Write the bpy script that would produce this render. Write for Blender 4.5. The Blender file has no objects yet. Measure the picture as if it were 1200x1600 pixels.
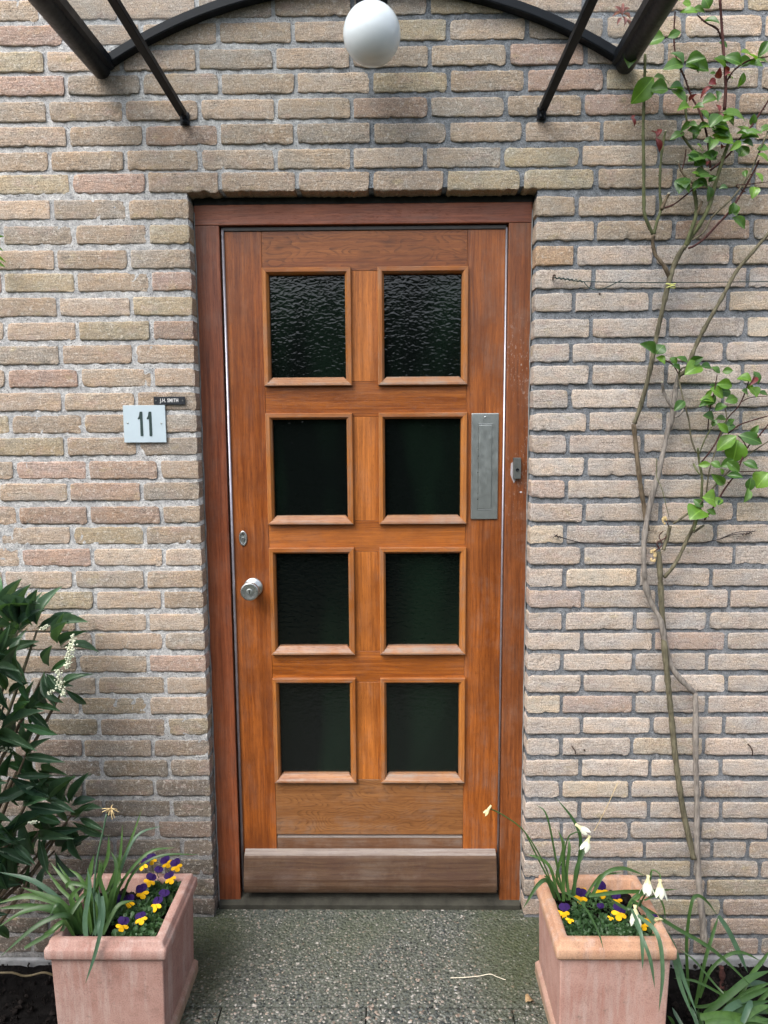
import bpy, bmesh, math, random
from mathutils import Vector, Matrix, noise as mnoise
R = math.radians
scene = bpy.context.scene
COL = scene.collection
random.seed(11)

# ------------------------------------------------------------------ camera
CAM = Vector((0.5641, -2.20366, 1.6187)); FPX = 1130.0
TILT, YAW, ROLL = 0.12195, -0.0124, -0.00619
ct, st, cy, sy = math.cos(TILT), math.sin(TILT), math.cos(YAW), math.sin(YAW)
FWD = Vector((sy*ct, cy*ct, -st)); r0 = Vector((cy, -sy, 0)); u0 = r0.cross(FWD)
RGT = r0*math.cos(ROLL) + u0*math.sin(ROLL); UPV = u0*math.cos(ROLL) - r0*math.sin(ROLL)
cd = bpy.data.cameras.new('camera'); cam = bpy.data.objects.new('camera', cd); COL.objects.link(cam)
cd.sensor_fit = 'VERTICAL'; cd.sensor_height = 24.0; cd.lens = FPX/1600*24.0
cd.clip_start = 0.05; cd.clip_end = 500
M = Matrix((RGT, UPV, -FWD)).transposed().to_4x4(); M.translation = CAM
cam.matrix_world = M
scene.camera = cam
scene.render.resolution_x = 768; scene.render.resolution_y = 1024

# ------------------------------------------------------------------ light: bright overcast, sun veiled, upper left in front of the wall
SUN_EL, SUN_AZ = R(52), R(-38)          # azimuth measured from -Y (towards the camera side), negative = left
w = bpy.data.worlds.new('World'); scene.world = w; w.use_nodes = True
nt = w.node_tree; bg = nt.nodes['Background']
sky = nt.nodes.new('ShaderNodeTexSky'); sky.sky_type = 'NISHITA'; sky.sun_disc = False
sky.sun_elevation = SUN_EL; sky.sun_rotation = R(180) + R(38); sky.air_density = 1.0; sky.dust_density = 4.0
hs = nt.nodes.new('ShaderNodeHueSaturation'); hs.inputs['Saturation'].default_value = 0.55
nt.links.new(sky.outputs[0], hs.inputs['Color']); nt.links.new(hs.outputs[0], bg.inputs['Color'])
bg.inputs['Strength'].default_value = 0.15
sl = bpy.data.lights.new('sun', 'SUN'); sl.energy = 1.15; sl.angle = R(38); sl.color = (1.0, 0.97, 0.93)
so = bpy.data.objects.new('sun', sl); COL.objects.link(so)
sdir = Vector((math.sin(SUN_AZ)*math.cos(SUN_EL), -math.cos(SUN_AZ)*math.cos(SUN_EL), math.sin(SUN_EL)))
so.rotation_euler = sdir.to_track_quat('Z', 'Y').to_euler(); so.location = (-2, -4, 6)
vs = scene.view_settings; vs.view_transform = 'Standard'; vs.look = 'None'; vs.gamma = 1; vs.use_curve_mapping = False
vs.exposure = 1.18

# ------------------------------------------------------------------ measuring helpers (photo pixel on a real plane -> metres)
def ray(px, py): return FWD*FPX + RGT*(px-600) + UPV*(800-py)
def at(px, py, Y=0.0):
    d = ray(px, py); return CAM + d*((Y-CAM.y)/d.y)
def az(px, py, z=0.0):
    d = ray(px, py); return CAM + d*((z-CAM.z)/d.z)
def proj(P):
    d = Vector(P)-CAM; z = d.dot(FWD); return 600+FPX*d.dot(RGT)/z, 800-FPX*d.dot(UPV)/z
def d06(x, z, Y):
    s = (2.20366+Y)/2.26366; return 0.5641+(x-0.5641)*s, 1.6187+(z-1.6187)*s

# ------------------------------------------------------------------ material helpers
class MT:
    def __init__(s, name, rough=0.8, spec=0.3, metal=0.0):
        s.m = bpy.data.materials.new(name); s.m.use_nodes = True; s.nt = s.m.node_tree; s.n = s.nt.nodes
        s.b = s.n['Principled BSDF']; s.b.inputs['Roughness'].default_value = rough
        s.b.inputs['Specular IOR Level'].default_value = spec; s.b.inputs['Metallic'].default_value = metal
        s.pos = s.n.new('ShaderNodeNewGeometry').outputs['Position']
        s.objc = s.n.new('ShaderNodeTexCoord').outputs['Object']
    def link(s, a, b): s.nt.links.new(a, b)
    def put(s, sock, v):
        if isinstance(v, bpy.types.NodeSocket): s.link(v, sock)
        elif isinstance(v, (tuple, list)) and len(v) == 3 and sock.type == 'RGBA': sock.default_value = (*v, 1)
        else: sock.default_value = v
    def map(s, vec, scale, rot=(0,0,0), loc=(0,0,0)):
        m = s.n.new('ShaderNodeMapping'); s.link(vec, m.inputs[0]); m.inputs['Scale'].default_value = scale
        m.inputs['Rotation'].default_value = rot; m.inputs['Location'].default_value = loc; return m.outputs[0]
    def noise(s, vec, scale=5, detail=3, rough=0.55, dist=0.0, col=False):
        m = s.n.new('ShaderNodeTexNoise'); s.link(vec, m.inputs['Vector']); m.inputs['Scale'].default_value = scale
        m.inputs['Detail'].default_value = detail; m.inputs['Roughness'].default_value = rough; m.inputs['Distortion'].default_value = dist
        return m.outputs['Color' if col else 'Fac']
    def voro(s, vec, scale=5, feature='F1', out='Distance', rnd=1.0):
        m = s.n.new('ShaderNodeTexVoronoi'); m.feature = feature; s.link(vec, m.inputs['Vector']); m.inputs['Scale'].default_value = scale
        m.inputs['Randomness'].default_value = rnd; return m.outputs[out]
    def wave(s, vec, scale, dist, detail=2, dscale=1, typ='BANDS', d='X'):
        m = s.n.new('ShaderNodeTexWave'); m.wave_type = typ
        if typ == 'BANDS': m.bands_direction = d
        else: m.rings_direction = d
        s.link(vec, m.inputs['Vector']); m.inputs['Scale'].default_value = scale; m.inputs['Distortion'].default_value = dist
        m.inputs['Detail'].default_value = detail; m.inputs['Detail Scale'].default_value = dscale; return m.outputs['Fac']
    def ramp(s, fac, stops, interp='LINEAR'):
        m = s.n.new('ShaderNodeValToRGB'); s.put(m.inputs[0], fac); e = m.color_ramp.elements; m.color_ramp.interpolation = interp
        while len(e) < len(stops): e.new(0.5)
        for i, (p, c) in enumerate(stops):
            e[i].position = p; e[i].color = (*c, 1) if isinstance(c, (tuple, list)) else (c, c, c, 1)
        return m.outputs[0]
    def mix(s, fac, a, b, mode='MIX'):
        m = s.n.new('ShaderNodeMix'); m.data_type = 'RGBA'; m.blend_type = mode
        s.put(m.inputs[0], fac); s.put(m.inputs[6], a); s.put(m.inputs[7], b); return m.outputs[2]
    def math(s, op, a, b=0.0, clamp=False):
        m = s.n.new('ShaderNodeMath'); m.operation = op; m.use_clamp = clamp; s.put(m.inputs[0], a); s.put(m.inputs[1], b); return m.outputs[0]
    def sep(s, vec, i):
        m = s.n.new('ShaderNodeSeparateXYZ'); s.link(vec, m.inputs[0]); return m.outputs[i]
    def rng(s, v, a, b, c=0.0, d=1.0):
        m = s.n.new('ShaderNodeMapRange'); m.clamp = True; s.put(m.inputs[0], v)
        for i, k in enumerate((a, b, c, d)): m.inputs[i+1].default_value = k
        return m.outputs[0]
    def bump(s, h, strength=0.5, dist=0.002, normal=None):
        m = s.n.new('ShaderNodeBump'); m.inputs['Strength'].default_value = strength; m.inputs['Distance'].default_value = dist
        s.link(h, m.inputs['Height'])
        if normal is not None: s.link(normal, m.inputs['Normal'])
        return m.outputs[0]
    def out(s, col=None, rough=None, normal=None):
        if col is not None: s.put(s.b.inputs['Base Color'], col)
        if rough is not None: s.put(s.b.inputs['Roughness'], rough)
        if normal is not None: s.link(normal, s.b.inputs['Normal'])
        return s.m

def m_brick(attr=False):
    t = MT('brick_face_joined' if attr else 'brick_face', 0.9, 0.15)
    oi = t.n.new('ShaderNodeAttribute' if attr else 'ShaderNodeObjectInfo')
    if attr: oi.attribute_name = 'tone'
    p = t.pos
    big = t.noise(t.map(p, (1, 1, 2.2)), 9, 4, 0.65)
    col = t.mix(t.rng(big, .35, .7), oi.outputs['Color'], t.mix(1.0, oi.outputs['Color'], (1.16, 1.0, .84), 'MULTIPLY'))
    pink = t.noise(t.map(p, (1, 1, 1.7), loc=(3, 1, 7)), 13, 3, 0.6)
    col = t.mix(t.rng(pink, .56, .74, 0, .5), col, (.44, .31, .27))
    yel = t.noise(t.map(p, (1, 1, 1.6), loc=(9, 4, 2)), 15, 3, 0.6)
    col = t.mix(t.rng(yel, .60, .74, 0, .5), col, (.45, .37, .20))
    streak = t.noise(t.map(p, (7, 7, 60)), 3, 4, 0.65)
    col = t.mix(t.rng(streak, .3, .75, .0, .42), col, t.mix(1.0, col, (.66, .66, .68), 'MULTIPLY'))
    sand = t.noise(p, 300, 3, 0.8)
    col = t.mix(1.0, col, t.ramp(sand, [(.33, .55), (.5, .99), (.66, 1.40)]), 'MULTIPLY')
    pale = t.noise(p, 75, 5, 0.75)
    col = t.mix(t.rng(pale, .53, .68, 0, .6), col, (.62, .58, .52))
    drk = t.noise(t.map(p, (1, 1, 2), loc=(2, 7, 4)), 26, 5, .75)
    col = t.mix(t.rng(drk, .54, .70, 0, .6), col, (.15, .13, .11))
    spk = t.voro(p, 95, rnd=1)
    spm = t.noise(p, 12, 2)
    spots = t.math('MULTIPLY', t.rng(spk, .10, .17, 1, 0), t.rng(spm, .50, .60))
    col = t.mix(spots, col, (.07, .065, .06))
    h = t.math('ADD', t.math('MULTIPLY', sand, .55), t.math('ADD', t.math('MULTIPLY', t.noise(p, 120, 4, .65), .9), t.math('MULTIPLY', streak, .7)))
    return t.out(col, None, t.bump(h, 1.0, 0.0036))

def m_mortar():
    t = MT('mortar', 0.95, 0.1)
    p = t.pos
    x = t.sep(p, 0); z = t.sep(p, 2)
    g = t.noise(p, 240, 4, .8); lo = t.noise(p, 7, 4, .65); mid = t.noise(p, 38, 4, .7)
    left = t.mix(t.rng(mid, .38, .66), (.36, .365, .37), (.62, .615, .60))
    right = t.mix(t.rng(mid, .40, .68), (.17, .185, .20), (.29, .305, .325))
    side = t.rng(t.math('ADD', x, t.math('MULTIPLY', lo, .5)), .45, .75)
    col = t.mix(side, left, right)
    eff = t.noise(t.map(p, (1.3, 1.3, 1)), 19, 5, .7)
    col = t.mix(t.rng(eff, .60, .70, 0, .8), col, (.52, .53, .54))
    col = t.mix(1.0, col, t.ramp(g, [(.3, .5), (.5, 1.0), (.72, 1.5)]), 'MULTIPLY')
    shade_dirt = t.noise(p, 4.5, 4, .6)
    dk_ = t.math('MULTIPLY', t.rng(t.math('ADD', z, t.math('MULTIPLY', shade_dirt, .7)), 1.05, .55), t.rng(x, .6, .2, .35, .8))  # plant shade painted into the low left mortar, along with some soiling
    col = t.mix(dk_, col, t.mix(1.0, col, (.42, .41, .40), 'MULTIPLY'))
    pit = t.voro(p, 150); pm = t.noise(p, 14, 2)
    col = t.mix(t.math('MULTIPLY', t.rng(pit, .16, .24, 1, 0), t.rng(pm, .46, .56)), col, (.035, .035, .035))
    h = t.math('ADD', g, t.math('MULTIPLY', mid, 1.6))
    return t.out(col, None, t.bump(h, 0.9, 0.005))

def m_wood(name, lo, hi, axis='Z', K=(.80, .66, .38), bleach=0.0, dark=0.0, speck=0.0, figure=0.0, seed=0.0, rough=.40, brown=0.35):
    lo = tuple(a*b for a, b in zip(lo, K)); hi = tuple(a*b for a, b in zip(hi, K))
    t = MT(name, rough, 0.5)
    p = t.map(t.pos, (1, 1, 1), loc=(seed, seed*.7, seed*1.3))
    wob = t.noise(p, 3.2, 2, .5, col=True)
    m = t.n.new('ShaderNodeVectorMath'); m.operation = 'MULTIPLY_ADD'
    t.link(wob, m.inputs[0]); m.inputs[1].default_value = (.018, .018, .018); t.link(p, m.inputs[2]); q = m.outputs[0]
    a, b = (1.0, .03) if axis == 'Z' else (.03, 1.0)
    sc = lambda k: ((k*a, k, k*b))
    fine = t.noise(t.map(q, sc(420)), 1, 4, .7)
    mid = t.noise(t.map(q, sc(150)), 1, 4, .65)
    broad = t.noise(t.map(p, sc(14)), 1, 3, .6)
    f = t.math('ADD', t.math('MULTIPLY', mid, .65), t.math('MULTIPLY', fine, .35))
    f = t.math('ADD', f, t.math('MULTIPLY', t.math('SUBTRACT', broad, .5), .55))
    col = t.mix(t.rng(f, .34, .66), lo, hi)
    if figure:
        sv = (.8, 1, 3.0) if axis == 'X' else (3.0, 1, .8)
        wn = t.noise(t.map(p, (2.2, 1, 5.5), rot=(0, .22, 0)), 1.6, 2, .5)
        lines = t.math('FRACT', t.math('MULTIPLY', t.math('ADD', wn, t.math('MULTIPLY', t.sep(p, 2), .9)), 26))
        brk = t.noise(t.map(p, sc(160)), 1, 3, .6)
        wv = t.math('MULTIPLY', t.rng(lines, .55, .95), t.rng(brk, .38, .58))
        col = t.mix(t.math('MULTIPLY', wv, figure), col, tuple(c*.36 for c in lo))
    pores = t.noise(t.map(p, ((900*a+40), 900, (900*b+40))), 1, 2, .5)
    col = t.mix(t.rng(pores, .60, .72, 0, .55), col, tuple(c*.33 for c in lo))
    blot = t.noise(t.map(p, (1, 1, .55) if axis == 'Z' else (.55, 1, 1)), 6.5, 4, .65)
    col = t.mix(t.rng(blot, .48, .72, 0, brown), col, tuple(c*.75 for c in lo))
    if bleach:
        bl = t.noise(t.map(q, sc(60)), 1, 5, .75); bb = t.noise(p, 9, 4, .7)
        k = t.math('MULTIPLY', t.rng(bl, .38, .62), t.rng(bb, .5-.16*bleach, .62))
        col = t.mix(t.math('MULTIPLY', k, bleach), col, (.24, .20, .165))
    if dark:
        dk = t.noise(t.map(p, (1, 1, .6)), 7, 4, .65)
        col = t.mix(t.rng(dk, .45, .68, 0, dark), col, (.055, .022, .014))
    if speck:
        sk = t.noise(t.map(p, (150, 150, 80)), 1, 4, .8); sm = t.noise(t.map(p, (1, 1, .5)), 6, 3, .6)
        z = t.sep(t.pos, 2)
        zone = t.math('MULTIPLY', t.rng(z, 1.15, 1.55), t.rng(z, 1.98, 1.82))
        k = t.math('MULTIPLY', t.rng(sk, .57, .65), t.math('ADD', t.math('MULTIPLY', zone, t.rng(sm, .35, .55)), t.rng(sm, .60, .72)), True)
        col = t.mix(t.math('MULTIPLY', k, speck), col, (.40, .33, .29))
    h = t.math('SUBTRACT', f, t.math('MULTIPLY', t.rng(pores, .6, .72), .6))
    return t.out(col, t.rng(broad, .3, .7, rough-.07, rough+.13), t.bump(h, .5, .0014))

def m_plain(name, col, rough=.6, spec=.4, metal=0, var=.2, scale=30, bumpd=0.0, emit=None):
    t = MT(name, rough, spec, metal)
    n1 = t.noise(t.pos, scale, 4, .65)
    c = t.mix(t.rng(n1, .3, .7), tuple(x*(1-var) for x in col), tuple(min(1, x*(1+var)) for x in col))
    nrm = t.bump(t.noise(t.pos, scale*6, 3, .6), .5, bumpd) if bumpd else None
    return t.out(c, t.rng(t.noise(t.pos, scale*2, 3), .3, .7, rough*.85, min(1, rough*1.15)), nrm)

def m_glass():
    t = MT('ripple_glass', 0.05, 0.5)
    p = t.pos
    oi = t.n.new('ShaderNodeObjectInfo')
    a = t.noise(t.map(p, (1, 1, 1.7)), 58, 1, .4, .6); b = t.voro(t.map(p, (1, 1, 1.8)), 85, 'SMOOTH_F1')
    c = t.noise(p, 16, 2, .5)
    h = t.math('ADD', a, t.math('ADD', t.math('MULTIPLY', b, .35), t.math('MULTIPLY', c, 1.2)))
    colr = t.mix(t.rng(t.noise(t.map(p, (5, 5, 1.3)), 1, 2), .45, .68), (.0028, .004, .0038), (.005, .011, .007))
    return t.out(colr, .09, t.bump(h, 1.0, .00082))

def m_leaf(name, lo, hi, rough=.35, vein=True, trans=.25):
    t = MT(name, rough, .5)
    oi = t.n.new('ShaderNodeObjectInfo')
    c = t.mix(oi.outputs['Random'], lo, hi)
    n1 = t.noise(t.pos, 55, 3, .6)
    c = t.mix(t.rng(n1, .4, .7, 0, .45), c, tuple(x*.6 for x in lo))
    if vein:
        y = t.sep(t.objc, 1)
        a = t.math('ABSOLUTE', y)
        c = t.mix(t.rng(a, .010, .035, .40, 0), c, tuple(min(1, x*1.9+.02) for x in hi))
    t.put(t.b.inputs['Base Color'], c)
    tr = t.n.new('ShaderNodeBsdfTranslucent'); t.put(tr.inputs['Color'], t.mix(1.0, c, (1.5, 1.7, .6), 'MULTIPLY'))
    ms = t.n.new('ShaderNodeMixShader'); ms.inputs[0].default_value = trans
    o = t.n['Material Output']; t.link(t.b.outputs[0], ms.inputs[1]); t.link(tr.outputs[0], ms.inputs[2]); t.link(ms.outputs[0], o.inputs[0])
    return t.m

def m_bark(name, lo, hi):
    t = MT(name, .85, .2)
    n1 = t.noise(t.map(t.pos, (160, 160, 22)), 1, 4, .7); n2 = t.noise(t.pos, 22, 3, .6)
    c = t.mix(t.rng(n1, .35, .65), lo, hi); c = t.mix(t.rng(n2, .5, .7, 0, .5), c, tuple(x*1.35 for x in hi))
    return t.out(c, None, t.bump(n1, .8, .002))

def m_terra(name, base, seed):
    t = MT(name, .88, .15); p = t.map(t.pos, (1, 1, 1), loc=(seed, 0, 0)); 
    a = t.noise(p, 9, 5, .7); b = t.noise(t.map(p, (30, 30, 3)), 1, 4, .7); g = t.noise(p, 330, 3, .75)
    c = t.mix(t.rng(a, .35, .65), base, tuple(x*y for x, y in zip(base, (.80, .70, .68))))
    c = t.mix(t.rng(b, .48, .70, 0, .6), c, (.47, .38, .345))
    c = t.mix(t.rng(t.noise(p, 21, 5, .75), .56, .72, 0, .5), c, tuple(x*y for x, y in zip(base, (.52, .50, .50))))
    c = t.mix(1.0, c, t.ramp(g, [(.32, .72), (.5, 1.0), (.7, 1.12)]), 'MULTIPLY')
    dk = t.noise(p, 26, 4, .7)
    c = t.mix(t.rng(dk, .62, .74, 0, .6), c, (.14, .11, .09))
    # damp green foot
    z = t.sep(t.pos, 2)
    c = t.mix(t.math('MULTIPLY', t.rng(t.math('ADD', z, t.math('MULTIPLY', dk, .06)), .04, .09, 1, 0), .45), c, (.20, .20, .10))
    return t.out(c, None, t.bump(t.math('ADD', g, a), .35, .0015))

def m_aggregate():
    t = MT('washed_gravel_concrete', .8, .3); p = t.pos
    warp = t.noise(p, 60, 2, .5, col=True)
    mm = t.n.new('ShaderNodeVectorMath'); mm.operation = 'MULTIPLY_ADD'; t.link(warp, mm.inputs[0]); mm.inputs[1].default_value = (.006,)*3; t.link(p, mm.inputs[2]); q = mm.outputs[0]
    vd = t.voro(q, 112); vc = t.voro(q, 112, out='Color'); vd2 = t.voro(q, 70); vc2 = t.voro(q, 70, out='Color')
    r1 = t.sep(vc, 0); r2 = t.sep(vc2, 1)
    stone = t.ramp(r1, [(0, (.014, .017, .018)), (.35, (.045, .052, .05)), (.60, (.12, .125, .118)), (.82, (.19, .18, .165)), (.93, (.27, .235, .205)), (1, (.40, .38, .36))])
    stone2 = t.ramp(r2, [(0, (.02, .022, .024)), (.5, (.06, .06, .06)), (.8, (.22, .16, .125)), (1, (.44, .42, .39))])
    mat_ = (.085, .092, .078)
    c = t.mix(t.rng(vd, .38, .50, 1, 0), mat_, stone)
    pick = t.math('MULTIPLY', t.rng(t.sep(vc2, 2), .74, .76), t.rng(vd2, .36, .46, 1, 0))
    c = t.mix(pick, c, stone2)
    alg = t.noise(p, 3.3, 5, .65)
    x = t.sep(p, 0); y = t.sep(p, 1)
    near = t.rng(y, -.40, -.10, 0, 1)
    k = t.math('MULTIPLY', t.rng(alg, .36, .62), t.math('ADD', t.math('MULTIPLY', near, .32), .06))
    c = t.mix(k, c, (.085, .098, .058))
    edge = t.math('MULTIPLY', t.math('ADD', t.rng(x, .78, .93), t.rng(x, .12, -.02), True), t.rng(alg, .35, .55, .25, .8))
    c = t.mix(t.math('MULTIPLY', edge, .8), c, (.045, .058, .022))
    h = t.math('ADD', t.math('SUBTRACT', .5, vd), t.math('MULTIPLY', t.noise(p, 300, 2), .3))
    return t.out(c, t.rng(r1, 0, 1, .55, .9), t.bump(h, 1.0, .005))

MAT = {}
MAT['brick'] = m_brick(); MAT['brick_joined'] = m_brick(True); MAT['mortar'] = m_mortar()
MAT['stile'] = m_wood('varnished_wood_stile', (.20, .056, .013), (.50, .175, .045), 'Z', bleach=.14, dark=.32, seed=1.3, brown=.8)
MAT['stile_r'] = m_wood('varnished_wood_right_stile', (.215, .064, .016), (.53, .19, .055), 'Z', bleach=.28, dark=.25, seed=5.1, brown=.6)
MAT['rail'] = m_wood('varnished_wood_rail', (.24, .074, .015), (.60, .225, .055), 'X', bleach=.12, seed=2.2, brown=.5)
MAT['rail_top'] = m_wood('varnished_wood_top_rail', (.20, .065, .024), (.42, .17, .07), 'X', figure=.65, seed=3.4, dark=.15)
MAT['rail_low'] = m_wood('sun_bleached_wood_rail', (.27, .125, .045), (.47, .25, .10), 'X', K=(.66, .54, .44), figure=.55, bleach=.3, seed=4.9, brown=.15)
MAT['muntin'] = m_wood('varnished_wood_muntin', (.24, .078, .018), (.66, .26, .075), 'Z', bleach=.15, seed=6.6, brown=.6)
MAT['bead_v'] = m_wood('glazing_bead_upright', (.33, .12, .032), (.60, .27, .10), 'Z', bleach=.5, dark=.15, seed=8.1)
MAT['bead_h'] = m_wood('glazing_bead_crosswise', (.32, .115, .032), (.58, .25, .09), 'X', bleach=.6, dark=.15, seed=9.4)
MAT['bead_low'] = m_wood('weathered_glazing_bead', (.27, .105, .05), (.50, .27, .15), 'X', bleach=1.0, dark=.2, seed=10.4)
MAT['jamb_l'] = m_wood('dark_frame_wood', (.11, .030, .013), (.29, .095, .038), 'Z', K=(1.05, .95, .9), bleach=.15, dark=.2, seed=12.2)
MAT['jamb_r'] = m_wood('worn_frame_wood', (.17, .050, .014), (.44, .15, .042), 'Z', K=(.66, .58, .48), bleach=.25, dark=.3, speck=.85, seed=13.7)
MAT['head'] = m_wood('frame_head_wood', (.14, .045, .026), (.31, .115, .068), 'X', K=(1.2, 1.0, .75), bleach=.15, dark=.25, seed=15.1)
MAT['board'] = m_wood('weathered_board_wood', (.055, .026, .013), (.125, .070, .036), 'X', K=(1, 1, 1), bleach=.25, dark=.5, seed=17.3, rough=.6)
MAT['ledge'] = m_wood('weathered_ledge_wood', (.20, .10, .048), (.36, .22, .12), 'X', K=(.55, .45, .40), bleach=.5, dark=.1, seed=18.3, rough=.65)
MAT['bleached'] = m_wood('bleached_bare_wood', (.16, .12, .10), (.30, .27, .25), 'X', K=(1, 1, 1), bleach=.9, seed=21.0, rough=.7, brown=.5)
MAT['sill'] = m_plain('algae_grey_sill', (.040, .039, .031), .85, .2, var=.45, scale=22, bumpd=.002)
MAT['glass'] = m_glass()
MAT['alu'] = m_plain('weather_strip_metal', (.46, .45, .50), .38, .5, .75, .15, 40)
MAT['steel'] = m_plain('brushed_steel', (.50, .52, .51), .30, .5, .9, .12, 60)
MAT['plate_steel'] = m_plain('brushed_letter_plate', (.40, .43, .415), .36, .5, .8, .06, 25)
MAT['strip_dark'] = m_plain('dark_top_strip', (.07, .065, .062), .5, .4, 0, .3, 30)  # top strip, coloured darker than the side strips
MAT['black'] = m_plain('black_painted_metal', (.004, .006, .009), .42, .22, 0, .2, 40)
MAT['rubber'] = m_plain('black_sealing_foam', (.02, .023, .022), .8, .3, 0, .5, 60, .003)
MAT['gap'] = m_plain('dark_gap', (.01, .008, .007), .9, .1)
MAT['putty'] = m_plain('grey_sealant', (.22, .22, .215), .8, .2, 0, .3, 50, .001)
MAT['opal'] = m_plain('opal_glass', (.82, .87, .90), .12, .55, 0, .03, 5)
MAT['opal'].node_tree.nodes['Principled BSDF'].inputs['Subsurface Weight'].default_value = .85
MAT['opal'].node_tree.nodes['Principled BSDF'].inputs['Subsurface Radius'].default_value = (.09, .09, .09)
MAT['enamel'] = m_plain('pale_enamel', (.44, .53, .58), .35, .5, 0, .05, 15)
MAT['digit'] = m_plain('dark_green_enamel', (.02, .04, .038), .5, .4)
MAT['plastic_black'] = m_plain('black_engraved_plastic', (.012, .015, .02), .4, .5)
MAT['white_ink'] = m_plain('white_lettering', (.62, .62, .62), .6, .3, var=.04)
MAT['bellgrey'] = m_plain('grey_bell_plastic', (.085, .09, .085), .5, .4, 0, .2, 80)
MAT['chip'] = m_plain('bare_white_filler', (.42, .40, .42), .8, .2, 0, .12, 90)
MAT['terra_a'] = m_terra('terracotta_weathered', (.37, .235, .20), 0.0)
MAT['terra_b'] = m_terra('terracotta_pink', (.45, .28, .235), 4.0)
MAT['terra_rim'] = m_terra('terracotta_orange_rim', (.47, .29, .19), 8.0)
MAT['aggregate'] = m_aggregate()
def m_pebble(name, c0, c1):
    t = MT(name, .62, .35); p = t.pos
    c = t.mix(t.rng(t.noise(p, 110, 2, .6), .35, .65), c0, c1)
    alg = t.noise(p, 3.3, 5, .65); fine = t.noise(p, 40, 4, .75); x = t.sep(p, 0); y = t.sep(p, 1)
    k = t.math('MULTIPLY', t.rng(alg, .36, .62), t.rng(y, -.45, -.05, .15, .80))
    edge = t.math('MULTIPLY', t.math('ADD', t.rng(x, .78, .93), t.rng(x, .12, -.02), True), t.rng(alg, .35, .55, .3, .85))
    k = t.math('MULTIPLY', t.math('ADD', k, edge, True), t.rng(fine, .35, .6, .45, 1.0))
    return t.out(t.mix(k, c, (.050, .062, .028)))
for i_, (a_, b_) in enumerate((((.018, .024, .027), (.05, .06, .062)), ((.08, .09, .086), (.13, .14, .13)), ((.16, .165, .15), (.22, .215, .19)), ((.25, .20, .165), (.32, .25, .21)), ((.32, .31, .29), (.42, .40, .37)))): MAT['peb%d' % i_] = m_pebble('pebble_tone_%d' % i_, a_, b_)
MAT['soil'] = m_plain('dark_soil', (.006, .0055, .0055), .95, .04, 0, .6, 45, .008)
MAT['clod'] = m_plain('soil_crumbs', (.012, .010, .0095), .95, .05, 0, .6, 70, .003)
MAT['garden'] = m_plain('garden_ground', (.05, .055, .035), .95, .1, 0, .4, 2, .01)
MAT['added_hedge'] = m_plain('added_hedge_leaves', (.03, .055, .02), .8, .2, 0, .4, 6)
MAT['footing'] = m_plain('concrete_footing', (.20, .205, .21), .9, .2, 0, .35, 18, .004)
MAT['leaf_shrub'] = m_leaf('laurel_leaf', (.030, .072, .042), (.08, .15, .08), .42)
MAT['leaf_shrub_pale'] = m_leaf('young_laurel_leaf', (.05, .12, .045), (.09, .20, .10), .36)
MAT['leaf_rose'] = m_leaf('rose_leaf', (.045, .12, .026), (.11, .22, .045), .34, trans=.3)
MAT['leaf_rose_lime'] = m_leaf('lime_rose_leaf', (.11, .24, .03), (.17, .32, .05), .3, trans=.35)
MAT['leaf_red'] = m_leaf('young_red_leaf', (.14, .022, .026), (.22, .045, .045), .4, vein=False)
MAT['leaf_palered'] = m_leaf('faded_red_leaf', (.34, .12, .12), (.40, .16, .15), .5, vein=False)
MAT['blade'] = m_leaf('strap_leaf', (.035, .085, .025), (.085, .17, .045), .42, vein=False, trans=.3)
MAT['blade_blue'] = m_leaf('grey_green_strap_leaf', (.055, .115, .07), (.095, .175, .10), .45, vein=False, trans=.25)
MAT['pansy_leaf'] = m_leaf('pansy_leaf', (.035, .085, .03), (.065, .14, .05), .5, vein=False)
MAT['violet'] = m_plain('violet_petal', (.020, .005, .065), .75, .2, 0, .35, 200)
MAT['yellow'] = m_plain('yellow_petal', (.72, .40, .008), .7, .2, 0, .12, 200)
MAT['white_petal'] = m_plain('white_petal', (.60, .62, .52), .7, .2, 0, .08, 150)
MAT['cream'] = m_plain('cream_trumpet', (.58, .54, .30), .7, .2, 0, .1, 150)
MAT['straw'] = m_plain('dry_straw', (.55, .42, .22), .8, .2, 0, .3, 100)
MAT['bud'] = m_plain('cream_floret', (.62, .65, .50), .8, .2, 0, .2, 150)
MAT['bark_grey'] = m_bark('grey_rose_bark', (.13, .115, .10), (.29, .26, .23))
MAT['bark_olive'] = m_bark('olive_rose_bark', (.065, .058, .038), (.16, .145, .095))
MAT['bark_brown'] = m_bark('brown_rose_bark', (.075, .056, .038), (.175, .135, .09))
MAT['cane_green'] = m_bark('green_cane', (.065, .075, .035), (.135, .145, .07))
MAT['cane_red'] = m_bark('dark_red_cane', (.035, .015, .014), (.09, .04, .035))
MAT['cut'] = m_plain('pale_cut_wood', (.65, .60, .48), .8, .2)
MAT['wire_green'] = m_plain('green_coated_wire', (.02, .045, .04), .5, .4)
MAT['wire_rust'] = m_plain('rusty_wire', (.035, .028, .028), .8, .3, 0, .5, 90)
MAT['tie'] = m_plain('yellow_twine', (.60, .62, .22), .7, .2)
MAT['rust'] = m_plain('rusty_iron', (.05, .03, .022), .85, .3, 0, .5, 90)
MAT['hose'] = m_plain('old_yellow_hose', (.10, .08, .045), .6, .3)
MAT['dryleaf'] = m_plain('dry_brown_leaf', (.32, .22, .12), .85, .2, 0, .3, 80)
MAT['brown_bulb'] = m_plain('weathered_grey_clip', (.14, .14, .14), .7, .3)
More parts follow.
